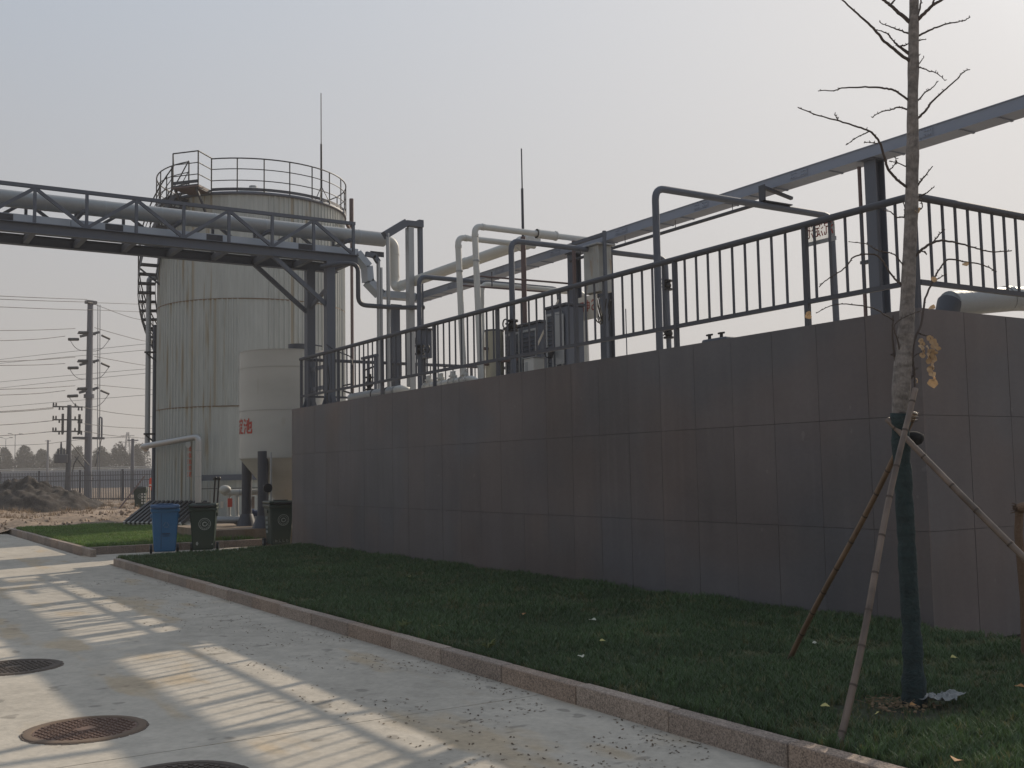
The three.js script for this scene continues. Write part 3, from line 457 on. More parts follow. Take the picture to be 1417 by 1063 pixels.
  const landing = part(t, 'landing', new THREE.ExtrudeGeometry(deckShape, { depth: .05, bevelEnabled: false }).rotateX(-Math.PI / 2).translate(0, H - .02, 0), M.brownPipe);
  const lp = [pol(24 * dg, rt, 0), pol(24.5 * dg, R + .92, 0), pol(37.5 * dg, R + .92, 0)];
  for (const [h, r] of [[.38, .016], [.75, .016], [1.12, .022]]) for (let i = 0; i < 2; i++) part(t, 'landing_rail', rod(lp[i].clone().setY(H + h), lp[i + 1].clone().setY(H + h), r, 6), M.black);
  for (const p of lp) part(t, 'landing_post', rod(p.clone().setY(H), p.clone().setY(H + 1.12), .022, 8), M.black);
  part(landing, 'fascia', [beam(lp[1].clone().setY(H + .02), lp[2].clone().setY(H + .02), .02, .1), beam(lp[0].clone().setY(H), lp[1].clone().setY(H), .02, .12), beam(lp[1].clone().setY(H + .16), lp[2].clone().setY(H + .16), .012, .1)], M.steelDark);
  for (const a of [25.5, 36.5]) part(landing, 'bracket', beam(pol(a * dg, R + .9, H - .05), pol(a * dg, R + .03, H - 1.0), .06, .06), M.steelDark);
  const yAt = a => H - 3.45 * (a - 38) / 60, ri = R + .1, ro = R + .64, treadG = rbox(-.13, -.05, ri, .13, .02, ro, .004, 1);
  const rails = [[], [], []], str = [[], []];
  for (let a = 41; a < 214; a += 4.6) {
    const o = part(t, 'tread', treadG, M.steelDark); o.rotation.y = -a * dg; o.position.y = yAt(a);
    rails[0].push(pol(a * dg, ro, yAt(a) + 1.0)); rails[1].push(pol(a * dg, ro, yAt(a) + .66)); rails[2].push(pol(a * dg, ro, yAt(a) + .33)); str[0].push(pol(a * dg, ro + .01, yAt(a))); str[1].push(pol(a * dg, ri - .01, yAt(a)));
  }
  rails.forEach((p, i) => part(t, 'stair_rail', sweep([lp[2].clone().setY(H + [1.12, .75, .38][i]), ...p], i ? .014 : .022, 6), M.black));
  for (const s of str) { const g = []; for (let i = 0; i < s.length - 1; i++) g.push(beam(s[i], s[i + 1], .012, .2)); part(t, 'stringer', g, M.steelDark); }
  for (let a = 45.6; a < 213; a += 13.8) part(t, 'stair_post', rod(pol(a * dg, ro, yAt(a) - .06), pol(a * dg, ro, yAt(a) + 1.0), .02, 6), M.black);
  for (let a = 74; a < 212; a += 27.6) part(t, 'stair_bracket', beam(pol(a * dg, ro, yAt(a) - .1), pol(a * dg, R, yAt(a) - .6), .05, .05), M.steelDark);
  for (const [h, r] of [[.33, .014], [.66, .014], [1.0, .02]]) part(t, 'inner_rail', sweep([38, 44, 50, 56, 62, 68].map(a => pol(a * dg, ri + .06, yAt(a) + h + (a < 44 ? .1 : 0))), r, 6), M.black);
  for (const a of [38, 52, 66]) part(t, 'inner_post', rod(pol(a * dg, ri + .06, yAt(a)), pol(a * dg, ri + .06, yAt(a) + 1.02), .018, 6), M.black);
  // pipes fixed to the shell
  part(t, 'downpipe', pipe([pol(88 * dg, R, 8.15), pol(88 * dg, R + .3, 8.15), pol(88 * dg, R + .3, 2.38)], .085, .2, 14), M.galv);
  part(t, 'downpipe', pipe([pol(-64 * dg, R + .02, 10.0), pol(-64 * dg, R + .28, 10.0), pol(-77 * dg, R + .3, 9.8), pol(-77 * dg, R + .3, .02)], .055, .12, 12), M.brownPipe);
  part(t, 'vent_stub', rod(pol(-77 * dg, R + .3, 9.8), pol(-77 * dg, R + .3, 11.0), .075, 12), M.brownPipe);
  part(t, 'cable_duct', rod(pol(96 * dg, R + .14, .2), pol(96 * dg, R + .14, 6.6), .07, 10), M.steel);
  for (const y of [2.85, 5.6]) part(t, 'pipe_bracket', [beam(pol(87 * dg, R, y), pol(87 * dg, R + .42, y), .06, .06), beam(pol(85 * dg, R, y - .35), pol(86 * dg, R + .34, y - .04), .05, .05)], M.black);
  for (const y of [4.4, 4.25]) part(t, 'pipe_bracket', beam(pol(-70 * dg, R, y), pol(-77 * dg, R + .3, y + (y > 4.3 ? .1 : -.1)), .05, .05), M.black);
  part(t, 'rail_beam', box(-1.55, 1.27, R + .06, .35, 1.45, R + .12), M.steel); part(t, 'cable_line', rod(V(-1.55, 1.02, R + .05), V(.35, 1.02, R + .05), .012, 6), M.cable);
  // faded red vertical lettering and warning dot
  const curved = (u, v) => pol((39.4 - u / R / dg) * dg * 1, R + .032, 1.25 + v); part(t, 'lettering', strokes([['kou', 0, .95, .15, .16], ['dian4', 0, .75, .15, .16], ['chi', 0, .55, .15, .16], ['kou', 0, .35, .15, .16], ['dian', 0, .15, .15, .16]], curved, .026), mat(.45, .12, .08, .7));
  part(t, 'notice_dot', new THREE.CircleGeometry(.11, 20).rotateY(-39 * dg).translate(...pol(39 * dg, R + .04, 2.42).toArray()), M.white);
  const p = thing('jacketed_pipe', 'shiny silver pipe crossing the tank front and dropping to the ground', 'pipe', [12.03, PAD, -35.87], -.3215);
  part(p, 'tube', pipe([pol(88 * dg, R + .34, 2.36), pol(70 * dg, R + .55, 2.4), V(-1.62, 2.62, R + .42), V(-1.62, .02, R + .42)], .095, .16, 18), new THREE.MeshStandardMaterial({ color: col(.4, .4, .4), roughness: .35, metalness: .5 }));
  part(p, 'joint_band', [flange(V(-1.62, 1.4, R + .42), V(0, 1, 0), .1, .03), flange(V(-1.62, 2.2, R + .42), V(0, 1, 0), .1, .03)], M.galv);
  const lr = lightningPole('tall lightning rod on the rim of the big tank', [13.42, PAD + H, -33.05], [[2.0, .035, M.black], [1.75, .016, M.black]]);
  for (const a of [0, 2.1, 4.2]) part(lr, 'brace', rod(V(Math.cos(a) * .32, .0, Math.sin(a) * .32), V(0, .55, 0), .014, 6), M.black);
}
{ // hopper tank on legs
  const t = thing('hopper_tank', 'small white cone-bottom tank on dark legs with red characters', 'tank', [9.62, PL, -26.1], -.35), R = 1.15, dg = Math.PI / 180, y0 = 1.7, y1 = 4.37;
  const wt = tex(512, 512, (u, v) => { const a = fbm(u, v, 6, 4, 401), s = fbm(u, v, 60, 3, 402, 3), r = sstep(.72, .85, s) * .4, k = .93 + .2 * (a - .5); return [k * (.475 - .12 * r), k * (.472 - .17 * r), k * (.445 - .21 * r)]; });
  const wm = new THREE.MeshStandardMaterial({ map: wt, roughness: .5 });
  part(t, 'shell', new THREE.CylinderGeometry(R, R, y1 - y0, 64, 1, true).translate(0, (y0 + y1) / 2, 0), wm); part(t, 'cone', new THREE.CylinderGeometry(R - .005, .16, 1.2, 64, 1, true).translate(0, y0 - .6, 0), wm);
  part(t, 'top', new THREE.ConeGeometry(R, .14, 64).translate(0, y1 + .05, 0), M.white); for (const y of [y1 - .02, 3.93, 2.87, y0]) part(t, 'weld_ring', new THREE.CylinderGeometry(R + .007, R + .007, .02, 64, 1, true).translate(0, y, 0), mat(.36, .355, .335, .6));
  part(t, 'manway', [cyl(.25, .25, .12, .3, y1 + .04, .6, 20), rod(V(.5, y1 + .2, .5), V(.9, y1 + .16, .3), .02, 6)], M.steelDark); part(t, 'outlet', [cyl(.09, .09, .5, 0, .12, 0, 16), rod(V(0, .2, 0), V(-.5, .2, .3), .08, 14)], M.galv);
  [[-.55, .96], [-.98, -.55], [.55, -.96], [.98, .55]].forEach(([x, z]) => { const l = part(t, 'leg', cyl(.13, .13, 1.86, x, 0, z, 20), M.steelDark); part(l, 'foot', [cyl(.26, .15, .3, x, 0, z, 8)], M.steelDark); });
  part(t, 'lettering', strokes([['chi', 0, 0, .34, .38], ['dian', -.41, 0, .34, .38], ['chen', -.82, 0, .34, .38]], (u, v) => { const ph = (62 * dg) - u / R; return V(-Math.sin(ph) * (R + .006), 2.3 + v, Math.cos(ph) * (R + .006)); }, .05), mat(.42, .06, .04, .6));
}
{ // pumps and pipework between tank and hopper
  const t = thing('pump_pipework', 'cluster of grey pump pipes with red and white tags under the hopper', 'pipework', [8.72, PL, -27.3], -.32); t.scale.setScalar(.92);
  part(t, 'header', pipe([[-.35, .92, 0], [1.1, .92, 0]], .085, .1, 16), M.cream); for (const x of [-.3, .1, .22, .34]) part(t, 'header_band', flange(V(x, .92, 0), V(1, 0, 0), .093, .025), M.galv);
  for (const x of [-.2, .02]) part(t, 'drop_pipe', pipe([[x, .9, 0], [x, .22, 0], [x + .24, .05, .04]], .055, .12, 12), M.cream);
  part(t, 'suction_pipe', pipe([[-.75, .18, .1], [.6, .14, .1]], .1, .1, 14), M.galv); part(t, 'pump', [rod(V(.5, .25, -.1), V(1.0, .25, -.1), .16, 18), rbox(.4, 0, -.3, 1.1, .1, .12, .01), rod(V(.42, .25, -.1), V(.5, .25, -.1), .2, 18)], mat(.04, .06, .13, .5));
  for (const x of [-.62, -.52]) { const l = part(t, 'lever', rod(V(x, .35, -.05), V(x + .05, 1.3, -.05), .025, 8), M.black); part(l, 'knob', new THREE.SphereGeometry(.06, 10, 8).translate(x + .05, 1.32, -.05), M.black); }
  part(t, 'wrapping', new THREE.SphereGeometry(.13, 12, 8).scale(1.3, 1, 1).translate(-.3, 1.0, .02), M.cream);
  part(t, 'red_tag', rbox(-.23, .52, .07, -.1, .76, .08, .003), mat(.55, .09, .06, .6)); part(t, 'white_tag', rbox(.32, .46, .07, .5, .8, .08, .003), mat(.5, .42, .38, .6)); part(t, 'tag', rbox(-.42, .5, .07, -.34, .68, .08, .003), M.board);
  part(t, 'valve', [rod(V(1.15, .45, .1), V(1.15, .75, .1), .06, 12), new THREE.SphereGeometry(.1, 12, 8).translate(1.15, .6, .1)], M.black); part(t, 'handwheel', new THREE.TorusGeometry(.12, .018, 6, 18).translate(1.15, .86, .12), M.black);
  const g = thing('gauge_pipe', 'thin grey standpipe with a round gauge at the wall corner', 'pipe', [8.75, .2, -24.75]); part(g, 'tube', pipe([[0, 0, 0], [0, 2.0, 0]], .025), M.galv); part(g, 'gauge', rod(V(-.1, 1.15, .02), V(-.1, 1.15, .08), .11, 18), M.black); part(g, 'arm', rod(V(0, 1.15, 0), V(-.1, 1.15, .03), .018, 8), M.black);
}
// ---------------------------------------------------------------- wheeled bins
function bin(label, pos, turn, body, lidm, kind) {
  const t = thing('wheelie_bin', label, 'bin', pos, turn), taper = (g, f) => { const p = g.attributes.position; for (let i = 0; i < p.count; i++) { const s = f(p.getY(i)); p.setX(i, p.getX(i) * s); p.setZ(i, p.getZ(i) * s); } g.computeVertexNormals(); return g; };
  part(t, 'body', taper(new RoundedBoxGeometry(.56, .9, .62, 3, .035).translate(0, .51, 0), y => .78 + .22 * (y - .06) / .9), body);
  part(t, 'rim', new RoundedBoxGeometry(.6, .07, .68, 3, .02).translate(0, .945, 0), body);
  const lid = part(t, 'lid', (() => { const g = new RoundedBoxGeometry(.6, .07, .72, 3, .03), p = g.attributes.position; for (let i = 0; i < p.count; i++) if (p.getY(i) > 0) p.setY(i, p.getY(i) + .035 * (1 - (p.getZ(i) / .36) ** 2)); g.computeVertexNormals(); return g.translate(0, 1.02, 0); })(), lidm);
  part(lid, 'lid_handle', [rbox(-.2, .985, .36, .2, 1.03, .4, .012), rbox(-.16, 1.06, .1, .16, 1.085, .24, .01)], kind === 'blue' ? lidm : M.black);
  part(t, 'push_bar', [rod(V(-.24, .98, -.42), V(.24, .98, -.42), .018, 10), rod(V(-.22, .96, -.33), V(-.22, .98, -.42), .016, 8), rod(V(.22, .96, -.33), V(.22, .98, -.42), .016, 8)], body);
  for (const s of [-1, 1]) { const w = part(t, 'wheel', rod(V(s * .25, .1, -.26), V(s * .3, .1, -.26), .1, 22), M.black); part(w, 'hub', rod(V(s * .3, .1, -.26), V(s * .306, .1, -.26), .045, 14), M.galv); }
  part(t, 'axle', rod(V(-.25, .1, -.26), V(.25, .1, -.26), .012, 8), M.galv);
  for (const s of [-1, 1]) part(t, 'side_grip', rbox(s * .27, .78, -.12, s * .3, .86, .12, .008), body);
  const fz = y => .31 * (.78 + .22 * (y - .06) / .9) + .004, face = g => { const p = g.attributes.position; for (let i = 0; i < p.count; i++) p.setZ(i, fz(p.getY(i)) + .002); g.computeVertexNormals(); return g; };
  const pale = mat(.3, .33, .32, .7);
  if (kind === 'blue') {
    const g = []; for (let k = 0; k < 3; k++) { const a = k * 2.094 + 1.571, b = a + 2.094, A = V(Math.cos(a) * .085, Math.sin(a) * .085, 0), B = V(Math.cos(b) * .085, Math.sin(b) * .085, 0); g.push(beam(A.clone().lerp(B, .2), A.clone().lerp(B, .8), .016, .002, V(0, 0, 1))); }
    part(t, 'emblem', face(merge(g).translate(.02, .63, 0)), mat(.16, .24, .36, .7)); part(t, 'print', face(merge([box(-.06, .43, 0, .1, .455, .001), box(-.05, .39, 0, .09, .405, .001)])), mat(.03, .06, .13, .7));
    part(t, 'front_seam', face(box(-.083, .12, 0, -.077, .88, .002)), M.black);
  } else {
    part(t, 'emblem', face(merge([new THREE.RingGeometry(.118, .13, 40), new THREE.RingGeometry(.088, .095, 40), new THREE.RingGeometry(.03, .052, 20, 1, .5, 4.2), new THREE.RingGeometry(.045, .065, 20, 1, 3.9, 2.4).translate(.0, .012, 0), ...[0, 1, 2, 3, 4, 5, 6].map(k => box(-.008, -.112, 0, .008, -.1, .001).rotateZ(-1.2 + k * .4))].map(g => g.translate(.04, .62, 0)))), pale);
    if (kind === 'num') part(t, 'print', face(merge([...[0, 1, 2, 3].flatMap(k => { const x = -.14 + k * .085; return [box(x, .12, 0, x + .012, .175, .001), box(x + .012, .12, 0, x + .05, .132, .001), ...(k % 3 ? [] : [box(x + .012, .15, 0, x + .05, .162, .001), box(x + .04, .132, 0, x + .05, .15, .001)])]; })])), pale); else part(t, 'scuff', face(merge([new THREE.CircleGeometry(.035, 5).scale(.8, 1.3, 1).translate(-.12, .2, 0), new THREE.CircleGeometry(.02, 4).translate(.2, .18, 0)])), pale);
    if (kind === 'num') part(t, 'vent_slot', merge([0, 1, 2, 3].flatMap(r => [0, 1].map(c => box(-.262 + r * -.004, .32 + r * .105, -.12 + c * .1, -.255, .38 + r * .105, -.07 + c * .1)))), pale);
  }
  return t;
}
const blueP = mat(.018, .11, .25, .42), greenP = mat(.012, .032, .025, .42), greenL = mat(.014, .03, .024, .4), greyGreen = mat(.04, .058, .05, .45), blueLid = mat(.05, .11, .22, .7);
bin('blue wheeled bin at the edge of the lawn', [6.02, 0, -23.75], -.22, blueP, blueLid, 'blue');
bin('dark green wheeled bin standing right beside the blue bin', [6.85, 0, -23.7], -.36, greenP, greenL, 'plain');
bin('dark green wheeled bin tucked against the end of the wall', [8.72, 0, -24.15], -.1, greyGreen, greenL, 'num');
{ const b = bin('far green bin with white slots on bare soil by the fence', [12.49, .14, -53.9], -.35, greenP, greenL, 'plain'); const g = []; for (let r = 0; r < 4; r++) for (const c of [0, 1]) g.push(box(.08 + c * .12, .25 + r * .14, .33, .15 + c * .12, .34 + r * .14, .334)); part(b, 'slot', g, M.white); }
// ---------------------------------------------------------------- manhole covers
function manhole(label, x, z, r, dark, turn) {
  const t = thing('manhole_cover', label, 'manhole cover', [x, 0, z], turn), ironTex = tex(256, 256, (u, v) => { const a = fbm(u, v, 8, 5, 500 + Math.round(x * 9)), k = .7 + .8 * (a - .5); return dark ? [.11 * k, .082 * k, .064 * k] : [.19 * k, .115 * k, .085 * k]; });
  const im = new THREE.MeshStandardMaterial({ map: ironTex, roughness: .75 });
  const fr = new THREE.LatheGeometry([[r * .845, .003], [r * .86, .012], [r * .985, .01], [r, .002]].map(p => new THREE.Vector2(...p)), 56); part(t, 'frame', muv(fr, 2), dark ? im : mat(.15, .105, .075, .9));
  part(t, 'cover', muv(new THREE.CylinderGeometry(r * .84, r * .84, .004, 48).translate(0, .004, 0), 2), im);
  const g = [], s = .041; for (let i = -9; i <= 9; i++) for (let j = -9; j <= 9; j++) { const X = i * s, Z = j * s; if (Math.hypot(X, Z) > r * .78 || (Math.abs(X) < .07 && Math.abs(Z) < .05)) continue; g.push(new THREE.BoxGeometry(.028, .007, .015).rotateY((i + j) % 2 ? .0 : 1.57).translate(X, .009, Z)); }
  g.push(box(-.065, .006, -.045, .065, .01, .045)); part(t, 'tread_pattern', g, im, { kind: 'stuff' });
  const rim = []; for (let k = 0; k < 40; k++) { const a = k / 40 * 6.283 + rr(-.05, .05), q = r * rr(1.0, 1.025); rim.push(rbox(-.03, -.004, -.007, .03, rr(.002, .006), .007, .003, 1).rotateY(-a + 1.57).translate(Math.cos(a) * q, 0, Math.sin(a) * q)); } part(t, 'mortar_edge', rim, mat(.13, .1, .08, .95));
}
manhole('rusty round manhole cover in the sunlit concrete, nearest whole one', 1.43, -7.62, .385, false, .3);
manhole('dark round manhole cover at the left edge of the road', 1.36, -10.5, .4, true, .1);
manhole('round manhole cover cut by the bottom edge of the photo', 1.62, -6.05, .385, true, .5);
